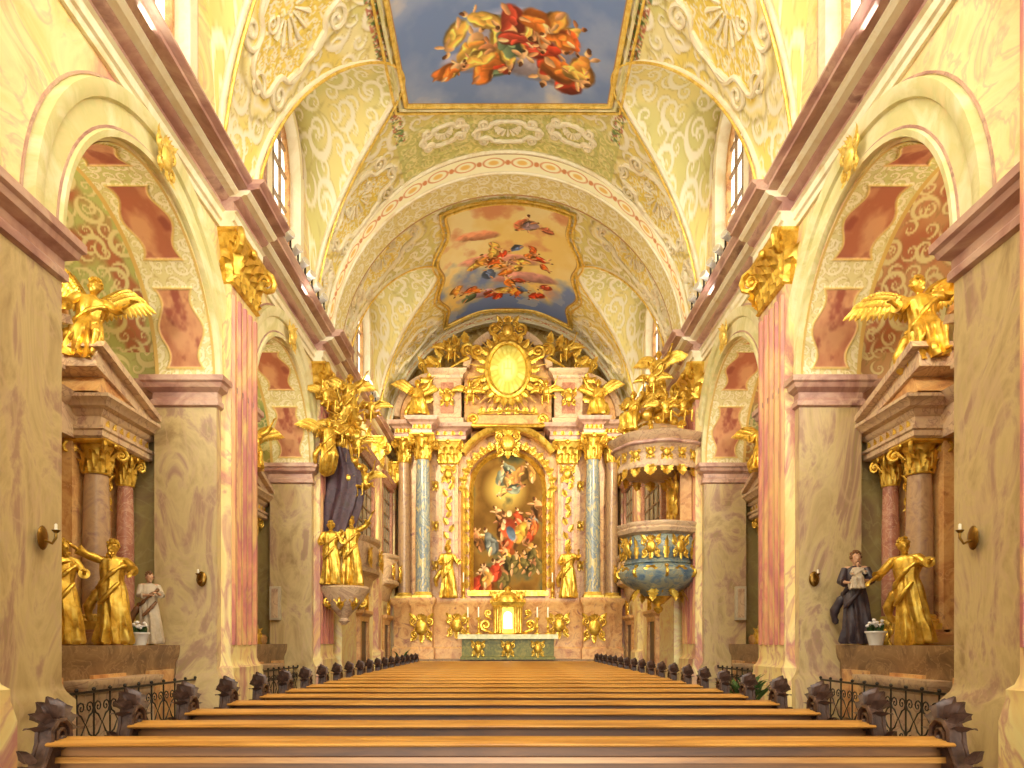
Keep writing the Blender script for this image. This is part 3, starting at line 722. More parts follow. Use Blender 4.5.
        mm.tube(pts,[.03,.04,.035,.045,.035,.045,.04,.035,.02],8)
        mm.build('mantle',mantle or mat,root,ang=60)
    else:
        mm=MB(); pts=[];rd=[]
        for i in range(29):
            a=2*PI*i/24; pts.append(U(.19*math.cos(a),.15*math.sin(a),.9+.08*math.cos(a+.4))); rd.append(.05+.015*math.sin(i*1.7))
        mm.tube(pts,rd,8); pts=[U(.2+.25*t,.1*math.sin(t*6),.95+.1*math.sin(t*5)) for t in [i/8 for i in range(9)]]; mm.tube(pts,[.05]*5+[.06,.05,.04,.02],8)
        mm.build('drapery',mat,root)
    if wings:
        for q in (-1,1): 
            w=wing_mb(q,wings,fold)
            w.v=[(x,y,z+dz) for x,y,z in w.v]; w.build('wing',mat,root)
    return root
# ============================================================ side altars
capA_me=capital_mesh('capital',.36,.36,.5,GOLD,True)
def column(parent,x,y,z0,z1,r,mat,cap_me=None,capr=.18,caph=.5,name='column'):
    mb=MB(); h=z1-z0
    mb.lathe([(r*1.02,.22),(r,.3),(r*1.0,h*.35),(r*.97,h*.7),(r*.86,h)],24,(0,0,0))
    o=mb.build(name,mat,parent); o.location=(x,y,z0)
    mb=MB(); mb.mold(-r*1.3,r*1.3,-r*1.3,r*1.3,[(0,0),(.1,0)]); mb.lathe([(r*1.3,.1),(r*1.36,.13),(r*1.28,.16),(r*1.12,.18),(r*1.2,.21),(r*1.05,.24)],20); mb.build('column_base',GOLDL,o)
    if cap_me: inst(cap_me,'capital',o,(0,0,h),0,(r/capr,r/capr,1))
    return o
def make_altar(label,loc,rz):
    t=thing('side_altar',label,'altar',loc,rz,'side altars in the chapels')
    mb=MB(); mb.mold(-2.1,2.1,-1.88,-.02,[(0,.05),(.15,.05),(.2,0),(1.2,0),(1.3,.04),(1.42,.06),(1.5,.06)]); mb.build('plinth',BROWNST,t)
    for x in (-1.5,0,1.5):
        mb=MB(); mb.mold(x-.42,x+.42,-1.93,-1.85,[(0.3,0),(1.1,0)]); mb.build('plinth_panel',PINKM,t)
    mb=MB(); mb.mold(-.9,.9,-2.1,-1.2,[(0,.03),(.1,.0),(.85,0),(.95,.08),(1.02,.1),(1.05,.1)]); mb.build('altar_table',CREAMP,t)
    mb=MB(); mb.box(-2.25,2.25,-.55,-.02,1.5,4.7); 
    for q in (-1,1): mb.mold(min(q*.8,q*2.2),max(q*.8,q*2.2),-.9,-.5,[(1.5,0),(4.65,0)])
    mb.build('back_panel',PINKM,t)
    for q in (-1,1):
        mb=MB(); mb.mold(min(q*.8,q*2.2),max(q*.8,q*2.2),-1.38,-.8,[(1.5,0),(1.55,.03),(1.68,.03),(1.7,0),(1.74,0)]); mb.build('column_pedestal',PINKM,t)
        column(t,q*1.1,-1.1,1.74,4.15,.2,GREYM,capA_me); column(t,q*1.95,-1.1,1.74,4.15,.14,REDM,capA_me)
        mb=MB(); mb.mold(min(q*.78,q*2.25),max(q*.78,q*2.25),-1.35,-.02,[(4.65,0),(4.68,.04),(4.76,.04),(4.78,.07),(4.83,.07),(4.85,.0),(4.98,0),(5.02,.06),(5.07,.08),(5.1,.16),(5.16,.2),(5.2,.26),(5.25,.26),(5.27,.1)])
        mb.build('entablature',CREAMP,t)
        mb=MB()
        mb.prism([(q*2.3,5.27),(q*.45,5.85),(q*.4,5.75),(q*.4,5.6),(q*1.75,5.27)],-1.5,-.3,'y')
        mb.prism([(q*2.42,5.3),(q*.42,5.97),(q*.36,5.87),(q*2.38,5.22)],-1.62,-.25,'y'); mb.build('broken_pediment',CREAMP,t)
        mb=MB(); mb.prism([(q*2.0,5.29),(q*.75,5.65),(q*.5,5.27)],-1.45,-.3,'y'); mb.build('pediment_infill',PINKM,t)
        cart('gilded_ornament',t,.5,T(q*1.52,-.95,4.0)); cart('gilded_ornament',t,.45,T(q*1.52,-1.4,1.62)) 
        mb=MB(); mb.spiral((q*.62,-1.2,5.95),(q,0,0),(0,0,1),.16,1.5,.045); mb.build('gilded_volute',GOLD,t)
        for k in range(7):
            mb=MB(); mb.leaf(T(q*(.95+k*.2),-1.36,4.84,0),.13,.055,1.); mb.build('frieze_leaf',GOLD,t)
    mb=MB(); mb.mold(-.8,.8,-.95,-.02,[(4.65,0),(4.9,.03),(5.1,0),(5.2,.12),(5.27,.16)]); mb.build('centre_entablature',CREAMP,t)
    mb=MB(); mb.mold(-.4,.4,-.9,-.02,[(5.27,0),(6.3,0),(6.4,.12),(6.5,.12)]); mb.build('attic',PINKM,t)
    U_,V_=np.meshgrid(np.linspace(-.55,.55,60),np.linspace(2.0,4.3,120),indexing='ij')
    pc=cm(fill(U_.shape,(60,44,30)),A((120,90,50)),fbm(U_*3,V_*2,61,4)); pc=blobs(pc,U_,V_,crowd(9,0,3,.2,.5,.45,[(190,130,80),(120,50,40),(70,80,90)],31,PI/2,.8),.03,6)
    gridmesh('altar_painting',np.stack([U_,np.full_like(U_,-.6),V_],-1),pc,PICT,t)
    mb=MB()
    for a,b,c,d in ((-.65,-.53,1.9,4.4),(.53,.65,1.9,4.4),(-.65,.65,1.85,2.0),(-.65,.65,4.3,4.45)): mb.mold(a,b,-.68,-.54,[(c,0),(d,0)])
    mb.build('painting_frame',GOLD,t)
    return t
al=make_altar('marble side altar with gilded capitals in the nearest left chapel',(-7.53,BAY[1],0),PI/2)
dup(al,(7.53,BAY[1],0),-PI/2,'marble side altar with gilded capitals in the nearest right chapel')
dup(al,(-7.53,BAY[2],0),PI/2,'marble side altar with gilded capitals in the further left chapel')
dup(al,(7.53,BAY[2],0),-PI/2,'marble side altar with gilded capitals in the further right chapel')
up=(((.36,0,1.5),(.5,-.1,1.78)),((-.3,-.1,1.2),(-.25,-.35,1.25)))
figure('angel_statue','gilded winged angel perched on the pediment of the nearest left altar','statue',(-6.38,10.78,5.72),R(30),1.0,'kneel',(((.34,-.1,1.3),(.5,-.3,1.4)),((-.3,-.1,1.2),(-.3,-.35,1.05))),True,.6,turn=-.4,fold=.85,lean=(0,R(8)))
figure('angel_statue','gilded winged angel with wings spread on the pediment of the nearest right altar','statue',(6.32,10.78,5.72),R(-10),1.0,'kneel',(((.34,-.1,1.3),(.3,-.4,1.4)),((-.34,-.1,1.25),(-.5,-.3,1.3))),True,.64,turn=.4,fold=.35,lean=(0,R(-8)))
figure('angel_statue','small gilded angel atop the further left altar','statue',(-6.0,17.0,5.62),R(30),.85,'kneel',up,True,.6,fold=.5)
figure('angel_statue','small gilded angel atop the further right altar','statue',(6.0,17.0,5.62),R(-30),.85,'kneel',up,True,.6,fold=.5)
figure('saint_statue','gilded saint in flowing robe pointing outward on the left altar plinth','statue',(-5.9,10.75,1.52),R(25),.9,'stand',(((.32,-.1,1.25),(.28,-.4,1.15)),((-.38,-.08,1.46),(-.62,-.18,1.62))),turn=-.5,vox=.013,beard=True)
figure('saint_statue','gilded bearded saint at the far left edge of the left altar plinth','statue',(-6.15,9.95,1.52),R(50),.84,'stand',(((.3,-.05,1.15),(.22,-.3,1.2)),((-.28,-.08,1.2),(-.1,-.3,1.3))),turn=.3,beard=True,vox=.013)
figure('saint_statue','small painted saint in white and brown beside the left chapel pier','statue',(-5.85,11.75,1.52),R(40),.68,'stand',(((.26,-.1,1.15),(.1,-.3,1.2)),((-.26,-.1,1.15),(-.08,-.3,1.15))),mat=WHCL,skin=FLESH,hair=BRCL,mantle=BRCL,vox=.014)
figure('saint_statue','painted saint in black habit cradling a child on the right','statue',(5.7,11.8,1.52),R(-25),.88,'stand',(((.27,-.1,1.15),(.12,-.28,1.16)),((-.26,-.12,1.15),(-.1,-.3,1.12))),mat=BLKCL,skin=FLESH,hair=BRCL,mantle=BLKCL,vox=.013,turn=.3)
figure('child_statue','small painted child in white held by the black-robed saint','statue',(5.59,11.5,2.4),R(-25),.33,'sit',None,mat=WHCL,skin=FLESH,hair=BRCL,mantle=WHCL,vox=.018)
figure('saint_statue','gilded saint bending forward with open arms on the right altar plinth','statue',(6.05,10.7,1.52),R(-40),.92,'stand',(((.32,-.12,1.25),(.42,-.4,1.3)),((-.34,-.15,1.2),(-.45,-.35,1.1))),turn=.4,vox=.013,lean=(R(4),R(-5)))
def pot(label,loc,s=1.):
    t=thing('flower_pot',label,'flower pot',loc,0,None,s)
    mb=MB(); mb.lathe([(.09,0),(.13,.16),(.15,.18),(.15,.2),(.13,.2),(.12,.16)],20); mb.build('pot',WHITE,t)
    rnd=random.Random(int(loc[0]*10)); m1=MB(); m2=MB()
    for i in range(22):
        a=rnd.uniform(0,6.28); r=rnd.uniform(0,.13); z=.24+rnd.uniform(0,.12)
        m1.ball((r*math.cos(a),r*math.sin(a),z),(.03,.03,.022),6,4)
        m2.leaf(T(r*math.cos(a)*.7,r*math.sin(a)*.7,.17,a,0,.3),.14,.03,1.5,5)
    m1.build('blossoms',PETAL,t); m2.build('leaves',LEAFM,t)
pot('white pot of white flowers on the left altar plinth edge',(-5.73,11.2,1.5)); pot('white pot of white flowers below the black-robed saint',(5.75,11.25,1.5),1.1)
def railing(label,loc,rz,L=4.1):
    t=thing('chapel_railing',label,'railing',loc,rz,'wrought-iron chapel railings')
    for z0,z1,d in ((.9,.93,.02),(.08,.11,.02)):
        mb=MB(); mb.box(-L/2,L/2,-d,d,z0,z1); mb.build('rail',IRON,t)
    n=11
    for k in range(n+1):
        x=-L/2+L*k/n; mb=MB(); mb.tube([(x,0,0),(x,0,.92)],.013,6); mb.ball((x,0,.95),.026,8,6); mb.build('baluster',IRON,t)
    for k in range(n):
        x=-L/2+L*(k+.5)/n; mb=MB()
        for q in (-1,1):
            mb.spiral((x+q*.09,0,.72),(q,0,0),(0,0,1),.1,1.4,.012,a0=-PI/2,n=5,tail=(x,0,.5)); mb.spiral((x+q*.09,0,.28),(q,0,0),(0,0,-1),.1,1.4,.012,a0=-PI/2,n=5,tail=(x,0,.52))
        mb.build('scrollwork',IRON,t)
    return t
rl=railing('black wrought-iron scroll railing closing the nearest left chapel',(-5.3,BAY[1],0),PI/2)
dup(rl,(5.3,BAY[1],0),PI/2,'black wrought-iron scroll railing closing the nearest right chapel')
dup(rl,(-5.3,BAY[2],0),PI/2,'black wrought-iron scroll railing closing the further left chapel')
dup(rl,(5.3,BAY[2],0),PI/2,'black wrought-iron scroll railing closing the further right chapel')
def sconce(label,loc,rz,base=None):
    t=thing('wall_sconce',label,'wall lamp',loc,rz,'brass wall sconces')
    mb=MB(); mb.ball((0,-.02,0),(.09,.03,.13),12,8); mb.build('backplate',BRASS,t)
    mb=MB(); mb.tube([(0,-.03,-.02),(0,-.12,-.06),(0,-.16,0),(0,-.16,.05)],.014,6); mb.lathe([(.02,.05),(.045,.08),(.03,.085)],10,(0,-.16,0)); mb.build('arm',BRASS,t)
    mb=MB(); mb.lathe([(.016,.08),(.016,.14),(.005,.15)],8,(0,-.16,0)); mb.build('candle',CREAMWAX,t); return t
s0=sconce('brass candle sconce on the left pier beside the fluted pilaster',(-5.2,12.24,2.62),0)
dup(s0,(5.2,12.24,2.62),0,'brass candle sconce on the right pier beside the fluted pilaster')
dup(s0,(-4.93,7.6,2.65),PI/2,'brass candle sconce on the nearest left pier'); dup(s0,(4.93,7.6,2.65),-PI/2,'brass candle sconce on the nearest right pier')
def speaker(label,loc):
    t=thing('column_loudspeaker',label,'loudspeaker',loc,0,'column loudspeakers')
    mb=MB(); mb.mold(-.12,.12,-.1,0,[(0,0),(.01,.01),(.84,.01),(.85,0)]); mb.build('cabinet',SPEAK,t)
    mb=MB(); mb.mold(-.08,.08,-.125,-.1,[(.06,0),(.79,0)]); mb.build('grille',CREAMP,t); return t
sp=speaker('slim pale column loudspeaker on the left far pier',(-5.86,18.2,2.1)); dup(sp,(5.86,18.2,2.1),0,'slim pale column loudspeaker on the right far pier')
def spot():
    t=thing('spotlight','x','spotlight',(0,0,0),0,'white spotlights along the cornices')
    mb=MB(); mb.box(-.1,-.08,-.02,.02,0,.2); mb.box(.08,.1,-.02,.02,0,.2); mb.box(-.1,.1,-.04,.04,.0,.02); mb.build('bracket',IRON,t)
    mb=MB(); mb.lathe([(.05,-.12),(.075,-.1),(.08,.05),(.1,.12),(.1,.14)],14,M=T(0,0,.2,0,R(70))); mb.build('lamp_head',WHITE,t)
    mb=MB(); mb.lathe([(.085,.141),(.08,.15)],14,M=T(0,0,.2,0,R(70))); mb.build('lens',SPEAK,t); return t
sl=None; ordn=['nearest','second','third','fourth','fifth','sixth','seventh']
for sx,side in ((-1,'left'),(1,'right')):
    for grp,(a,b,nn) in (('near',(14.0,17.2,7)),('choir',(22.4,24.4,5))):
        for k in range(nn):
            y=a+(b-a)*k/(nn-1); lab='white spotlight on the %s cornice, %s of the %s row'%(side,ordn[k],grp)
            if sl is None: sl=spot(); o=sl
            else: o=dup(sl)
            o.location=(sx*4.46,y,9.52); o.rotation_euler=(0,0,sx*R(-60)); o['label']=lab
# ============================================================ PEWS
def make_pew():
    t=thing('pew','x','pew',(0,0,0),0,'rows of pews across the nave'); W=3.05
    mb=MB(); mb.prism([(0,.3),(.05,.3),(.09,.82),(.05,.84)],-W,W); mb.build('backrest',WOODM,t)
    mb=MB(); mb.prism([(-.12,.845),(.1,.865),(.115,.875),(.1,.89),(-.12,.87),(-.135,.858)],-W,W); mb.build('top_rail',WOOD,t)
    mb=MB(); mb.prism([(-.025,.72),(.02,.72),(.03,.76),(-.02,.76)],-W,W); mb.build('lower_rail',WOOD,t)
    mb=MB(); mb.prism([(.06,.42),(.46,.44),(.48,.46),(.46,.48),(.06,.46)],-W,W); mb.build('seat',WOODM,t)
    mb=MB(); mb.prism([(-.42,.14),(-.2,.14),(-.2,.19),(-.42,.19)],-W,W); mb.build('kneeler',WOODM,t)
    for q in (-1,1):
        mb=MB(); x0=q*W; x1=q*(W+.07)
        pr=[(-.24,0),(.46,0),(.46,.5),(.34,.6),(.22,.7),(.2,.8)]
        for i in range(13): a=R(-10+200*i/12); pr.append((.04+.13*math.cos(a),.9+.13*math.sin(a)))
        pr+=[(-.14,.76),(-.22,.66),(-.27,.5)]
        mb.prism(pr,x0,x1)
        e=mb.build('end_panel',CARVE,t)
        mb=MB(); xm=(x0+x1)/2
        for X_ in (x0-q*.01,x1+q*.01):
            mb.spiral((X_,.04,.9),(0,1,0),(0,0,1),.13,1.8,.024,a0=R(200),sg=-1,n=6,tail=(X_,-.22,.6))
            mb.spiral((X_,.26,.48),(0,1,0),(0,0,1),.11,1.5,.022,a0=R(180),sg=-1,n=6)
        for k in range(9):
            a=R(-70+k*26); mb.leaf(Matrix.Translation((xm,.04+.09*math.sin(a),.92+.09*math.cos(a)))@Matrix.Rotation(-a,4,'X')@Matrix.Rotation(q*R(20),4,'Y'),.18,.075,1.3,6)
        for k in range(4): mb.leaf(Matrix.Translation((xm,-.2-.01*k,.45+.1*k))@Matrix.Rotation(R(35),4,'X'),.16,.06,1.4,5)
        mb.build('carved_scroll',CARVE,e)
    return t
ordp=['nearest','second','third','fourth','fifth','sixth','seventh','eighth','ninth','tenth','eleventh','twelfth','thirteenth','fourteenth','fifteenth','sixteenth','seventeenth','eighteenth','nineteenth','twentieth','twenty-first']
pw=make_pew()
for i in range(20):
    y=4.95+1.04*i
    o=pw if i==0 else dup(pw)
    o.location=(-.05,y,0); o['label']='long polished wooden pew with dark carved scroll ends, %s row from the viewer'%ordp[i]
# ============================================================ HIGH ALTAR
mb=MB(); mb.mold(-3.75,3.75,26.9,29.5,[(.0,.6),(.3,.6),(.3,.3),(.6,.3),(.6,0),(.9,0)]); tag(mb.build('altar_platform',BROWNST),'stepped stone platform under the high altar','platform')
hr=thing('high_altar','towering marble and gilt high altar with blue columns and arched painting','altar',(0,28,.9))
def B(mb,name,mat,par=None):
    mb.v=[(x,y-28,z-.9) for x,y,z in mb.v]
    return mb.build(name,mat,par or hr)
OFF=(0,28,.9)
mb=MB(); mb.mold(-4.4,4.4,28.2,29.9,[(.9,.06),(1.3,.06),(1.35,0),(2.9,0),(3.0,.06),(3.15,.1),(3.25,.1)]); B(mb,'base',PINKM)
for q in (-1,1):
    for (xa,xb,yf) in ((2.9,3.7,27.55),(3.75,4.45,28.05)):
        mb=MB(); a,b=sorted((q*xa,q*xb)); mb.mold(a,b,yf,28.3,[(.9,.06),(1.3,.06),(1.35,0),(2.9,0),(3.0,.06),(3.15,.12),(3.25,.12)]); B(mb,'pedestal',PINKM)
        if xa<3: cart('gilded_panel',hr,.9,T((a+b)/2,yf-.03,2.1),OFF)
    mb=MB(); a,b=sorted((q*1.5,q*4.4)); mb.box(a,b,28.9,29.9,3.25,9.6); B(mb,'back_wall',PINKM)
    cart('gilded_panel',hr,.8,T(q*2.0,28.1,2.2),OFF)
mb=MB(); mb.box(-1.5,1.5,29.2,29.9,3.25,10.1); B(mb,'back_wall',PINKM)
capH_me=capital_mesh('capital',.6,.6,.95,GOLD,True); capP_me=capital_mesh('capital',.77,.3,.95,GOLD,False)
EP=[(9.55,0),(9.58,.04),(9.68,.05),(9.7,.08),(9.74,.02),(9.88,.02),(9.92,.1),(9.98,.14),(10.02,.24),(10.1,.28),(10.16,.3),(10.18,.1)]
for q in (-1,1):
    for (x,y,r,m) in ((3.3,27.95,.29,BLUEM),(4.1,28.45,.25,GREYM)):
        o=column(hr,q*x,y-28,3.25-.9,8.6-.9,r,m); inst(capH_me,'capital',o,(0,0,5.35),0,(r/.3,r/.3,1))
    mb=MB(); a,b=sorted((q*1.98,q*2.75)); mb.mold(a,b,28.6,28.95,[(3.25,.06),(3.5,.06),(3.55,0),(8.6,0)]); p=B(mb,'pilaster',PINKM)
    inst(capP_me,'capital',p,(q*2.365,.7,7.7))
    mb=MB(); a,b=sorted((q*2.12,q*2.61)); mb.mold(a,b,28.56,28.62,[(4.0,0),(8.3,0)]); B(mb,'pilaster_panel',CREAMP)
    mb=MB(); a,b=sorted((q*2.2,q*2.53)); mb.mold(a,b,28.53,28.58,[(4.1,0),(8.2,0)]); B(mb,'pilaster_inlay',REDM)
    mb=MB()
    for k in range(12): mb.leaf(T(q*2.365+.07*math.sin(k*2),28.5,4.8+k*.28,0,0,.5*(-1)**k),.34,.1,1.1,6)
    B(mb,'gilded_garland',GOLD)
    cart('gilded_mask',hr,.6,T(q*2.365,28.5,8.2),OFF)
    for z in (4.6,6.2,7.8): cart('gilded_mask',hr,.34,T(q*2.88,28.85,z),OFF)
    for (xa,xb,yf) in ((3.8,4.4,28.15),(2.95,3.65,27.6),(1.7,2.95,28.5)):
        mb=MB(); a,b=sorted((q*xa,q*xb)); mb.mold(a,b,yf,29.8,EP); B(mb,'entablature',MAUVE)
        for k in range(4):
            mb=MB(); mb.leaf(T(q*(xa+(xb-xa)*(k+.5)/4),yf-.02,9.72),.2,.08,1.2); B(mb,'frieze_leaf',GOLD)
    mb=MB(); a,b=sorted((q*1.85,q*2.95)); mb.mold(a,b,28.5,29.6,[(10.16,.1),(10.4,.1),(10.45,0),(11.95,0),(12.0,.06),(12.1,.08),(12.2,.2),(12.32,.24),(12.36,.1)]); B(mb,'attic_pier',CREAMP)
    mb=MB(); a,b=sorted((q*2.15,q*2.65)); mb.mold(a,b,28.42,28.5,[(10.6,0),(11.8,0)]); B(mb,'attic_panel',REDM)
    cart('gilded_panel',hr,.6,T(q*2.4,28.4,11.2),OFF)
    mb=MB(); pr=[(q*2.95,10.16),(q*2.95,12.0)]+[(q*(2.95+1.35*math.sin(R(90)*i/10)),10.5+1.5*math.cos(R(90)*i/10)) for i in range(1,11)]+[(q*4.3,10.16)]
    mb.prism(pr,28.8,29.7,'y'); B(mb,'attic_shoulder',PINKM)
    mb=MB(); rs=[]
    for i in range(15):
        a=R(90)*i/14; rs.append([(q*(2.95+(1.35+d)*math.sin(a)),y_,10.5+(1.5+d)*math.cos(a)) for d,y_ in ((0,28.9),(0,28.6),(.1,28.5),(.2,28.45),(.2,28.9))])
    mb.loft(rs); B(mb,'shoulder_cornice',CREAMP)
    mb=MB(); mb.spiral((q*3.6,28.5,10.75),(q,0,0),(0,0,1),.4,1.7,.12,a0=-PI/2,tail=(q*2.9,28.5,10.3)); B(mb,'gilded_volute',GOLD)
    mb=MB(); mb.spiral((q*1.55,28.45,13.1),(q,0,0),(0,0,1),.3,1.7,.09,a0=-PI/2,tail=(q*2.3,28.5,12.4)); B(mb,'gilded_volute',GOLD)
    cart('gilded_shell',hr,.9,T(q*3.1,28.6,12.3),OFF)
    mb=MB()
    for k in range(9): 
        a=R(10+k*12); mb.leaf(T(q*(1.35+1.7*math.sin(a)),28.55,11.7+1.7*math.cos(a),0,0,q*a),.5,.14,1.3)
    B(mb,'gilded_foliage',GOLD)
half=1.42; zc=7.68
U_,V_=np.meshgrid(np.linspace(-1,1,170),np.linspace(0,1,320),indexing='ij')
XX=U_*half; top=zc+np.sqrt(np.maximum(0,half**2-XX**2)); ZZ=3.6+(top-3.6)*V_
n=fbm(XX*1.3,ZZ*1.1,501,5)
pc=cm(fill(U_.shape,(104,72,30)),A((154,116,52)),(n-.3)*2.5); pc=cm(pc,A((214,182,92)),(1-np.sqrt(((XX+.1)/1.)**2+((ZZ-7.7)/1.)**2))*1.6); pc=cm(pc,A((84,84,58)),(n-.56)*5)
PL=crowd(8,0,8.1,.5,.3,.6,[(206,160,90),(160,116,60),(120,124,104)],78,None,.9)+crowd(18,0,5.9,.7,.6,.72,[(160,66,36),(110,112,104),(190,140,56),(110,72,38),(190,96,46)],77,PI/2,.95)+crowd(18,0,4.6,.7,.4,.68,[(136,70,34),(180,130,64),(100,88,48),(160,60,38)],79,PI/2,.9)
PL+=[(0,6.15,.34,.46,.1,(170,70,40)),(.12,5.9,.2,.34,.3,(90,104,120)),(.05,6.75,.12,.14,0,(230,190,136)),(-.15,6.4,.1,.12,0,(236,196,146)),(-.2,6.2,.12,.2,.2,(220,176,126))]
pc=blobs(pc,XX,ZZ,PL,.06,4)
pt=gridmesh('altar_painting',np.stack([XX,np.full_like(XX,29.0-28),ZZ-.9],-1),pc,PICT,hr); pt['label']='arched oil painting of a crowd of figures in warm colours'
def arch_frame(mb,r0,r1,y0,y1,zb,zc):
    rs=[]
    for i in range(-1,34):
        if i==-1: f=[(-r0,zb),(-r1,zb)]
        elif i==33: f=[(r0,zb),(r1,zb)]
        else:
            a=PI*i/32; f=[(-r0*math.cos(a),zc+r0*math.sin(a)),(-r1*math.cos(a),zc+r1*math.sin(a))]
        m=((f[0][0]+f[1][0])/2,(f[0][1]+f[1][1])/2)
        rs.append([(f[0][0],y0,f[0][1]),(m[0],y1,m[1]),(f[1][0],y0+.02,f[1][1]),(m[0],y0+.1,m[1])])
    mb.loft(rs)
mb=MB(); arch_frame(mb,1.38,1.62,29.0,28.8,3.6,zc); mb.box(-1.62,1.62,28.85,29.05,3.4,3.62); fr=B(mb,'painting_frame',GOLD)
mb=MB(); arch_frame(mb,1.68,1.92,28.95,28.7,3.4,zc); B(mb,'outer_frame',GOLDL)
for k in range(17):
    a=PI*k/16; mb=MB(); mb.leaf(T(-1.66*math.cos(a),28.75,zc+1.66*math.sin(a),0,0,-PI/2+a),.36,.12,1.4); B(mb,'frame_leaf',GOLD)
for q in (-1,1):
    for k in range(9): mb=MB(); mb.leaf(T(q*1.66,28.76,3.7+k*.45),.42,.11,1.2); B(mb,'frame_leaf',GOLD)
cart('frame_crest',hr,1.0,T(0,28.6,9.45),OFF)
mb=MB(); rs=[]
for i in range(33):
    a=PI*(.17+.66*i/32); rs.append([(-r*math.cos(a),y,8.0+r*math.sin(a)) for r,y in ((1.95,28.9),(1.95,28.5),(2.02,28.42),(2.12,28.38),(2.16,28.35),(2.16,28.9))])
mb.loft(rs); B(mb,'arched_cornice',GOLD)
mb=MB(); mb.mold(-1.2,1.2,28.35,28.7,[(10.1,0),(10.14,.06),(10.46,.06),(10.5,.0)]); B(mb,'inscription_panel',PINKM)
mb=MB(); 
for q in (-1,1): mb.spiral((q*1.35,28.3,10.3),(q,0,0),(0,0,1),.25,1.5,.08,a0=-PI/2,tail=(0,28.3,10.05))
mb.tube([(-1.2,28.27,10.5),(0,28.25,10.62),(1.2,28.27,10.5)],.05,6)
for k in range(7): mb.leaf(T((k-3)*.34,28.3,10.5),.32,.12,1.4)
B(mb,'cartouche_frame',GOLD)
mb=MB(); mb.mold(-1.75,1.75,28.9,29.7,[(10.2,0),(13.0,0)]); B(mb,'attic_wall',PINKM)
mb=MB(); rs=[]
for i in range(33):
    a=PI*(.05+.9*i/32); rs.append([(-r*math.cos(a),y,12.2+r*1.0*math.sin(a)) for r,y in ((1.55,28.9),(1.55,28.6),(1.66,28.5),(1.8,28.45),(1.8,29.4))])
mb.loft(rs); B(mb,'curved_pediment',CREAMP)
U_,V_=np.meshgrid(np.linspace(0,1,60),np.linspace(0,2*PI,181),indexing='ij')
mx=.72*U_*np.cos(V_); mz=.95*U_*np.sin(V_)
c4=cm(fill(U_.shape,(206,196,92)),A((232,224,130)),(fbm(mx*4,mz*4,601,3)-.45)*4)
c4=cm(c4,A((186,164,70)),(np.sin(V_*20)*.5)*(U_>.55)); c4=cm(c4,A((244,236,150)),(.55-U_)*4)
emb=(np.abs(np.abs(mx)-.15)<.03)&(np.abs(mz)<.24)|((np.abs(mx)<.15)&(np.abs(mz)<.03))|((np.abs(mx)<.025)&(mz>0)&(mz<.42))
c4=cm(c4,A((176,140,60)),emb*.35)
gridmesh('medallion',np.stack([mx,28.4-28-.1*(1-U_**2),mz+12.3-.9],-1),c4,PICT,hr)
mb=MB(); mb.tube([(.82*math.cos(a),28.38,12.3+1.06*math.sin(a)) for a in [2*PI*i/40 for i in range(41)]],.12,8)
for k in range(22):
    a=2*PI*k/22; mb.leaf(T(.88*math.cos(a),28.36,12.3+1.12*math.sin(a),0,0,PI/2-a),.42,.13,1.3)
for q in (-1,1):
    mb.spiral((q*1.2,28.35,11.6),(q,0,0),(0,0,-1),.28,1.6,.08,a0=-PI/2,tail=(q*.8,28.38,12.)); mb.spiral((q*1.2,28.35,13.0),(q,0,0),(0,0,1),.28,1.6,.08,a0=-PI/2,tail=(q*.8,28.38,12.6))
    mb.spiral((q*.5,28.4,13.9),(q,0,0),(0,0,1),.25,1.5,.08,a0=-PI/2,tail=(0,28.38,13.4))
B(mb,'medallion_frame',GOLD)
cart('crowning_shell',hr,.85,T(0,28.35,13.85),OFF)
mb=MB()
for k in range(40):
    a=2*PI*k/40; L_=1.6 if k%2 else 1.35; mb.tube([(.9*math.cos(a),28.6,12.3+1.1*math.sin(a)),(L_*math.cos(a),28.55,12.3+(L_+.2)*math.sin(a))],[.05,.012],5)
B(mb,'rays',GOLDL)
figure('saint_statue','gilded saint standing left of the large altar painting','statue',(-2.35,28.1,3.27),R(15),1.2,'stand',vox=.022,beard=True)
figure('saint_statue','gilded saint with raised arm right of the large altar painting','statue',(2.35,28.1,3.27),R(-15),1.2,'stand',(((.34,-.05,1.25),(.4,-.3,1.45)),((-.3,-.05,1.15),(-.1,-.3,1.1))),vox=.022)
figure('angel_statue','gilded angel seated on the left side of the high altar cornice','statue',(-3.5,27.85,10.22),R(20),1.1,'sit',up,True,.6,vox=.024,fold=.7)
figure('angel_statue','gilded angel seated on the right side of the high altar cornice','statue',(3.5,27.85,10.22),R(-20),1.1,'sit',(((.3,-.1,1.2),(.3,-.3,1.2)),((-.36,0,1.5),(-.5,-.1,1.78))),True,.6,vox=.024,fold=.7)
che=figure('cherub_statue','small gilded cherub at upper left of the altar medallion','statue',(-2.3,28.4,12.4),R(20),.85,'sit',up,False,.5,vox=.026)
dup(che,(2.3,28.4,12.4),R(-20),'small gilded cherub at upper right of the altar medallion')
dup(che,(-1.5,28.0,10.6),R(10),'gilded cherub left of the inscription panel under the medallion')
dup(che,(1.5,28.0,10.6),R(-10),'gilded cherub right of the inscription panel under the medallion')
t=thing('altar_table','low marble altar table with green frontal and white cloth','altar table',(0,26.9,.9))
mb=MB(); mb.mold(-1.7,1.7,-.35,.35,[(0,.05),(.1,.05),(.12,0),(.75,0),(.8,.08),(.86,.12),(.9,.12)]); mb.build('block',GREENM,t)
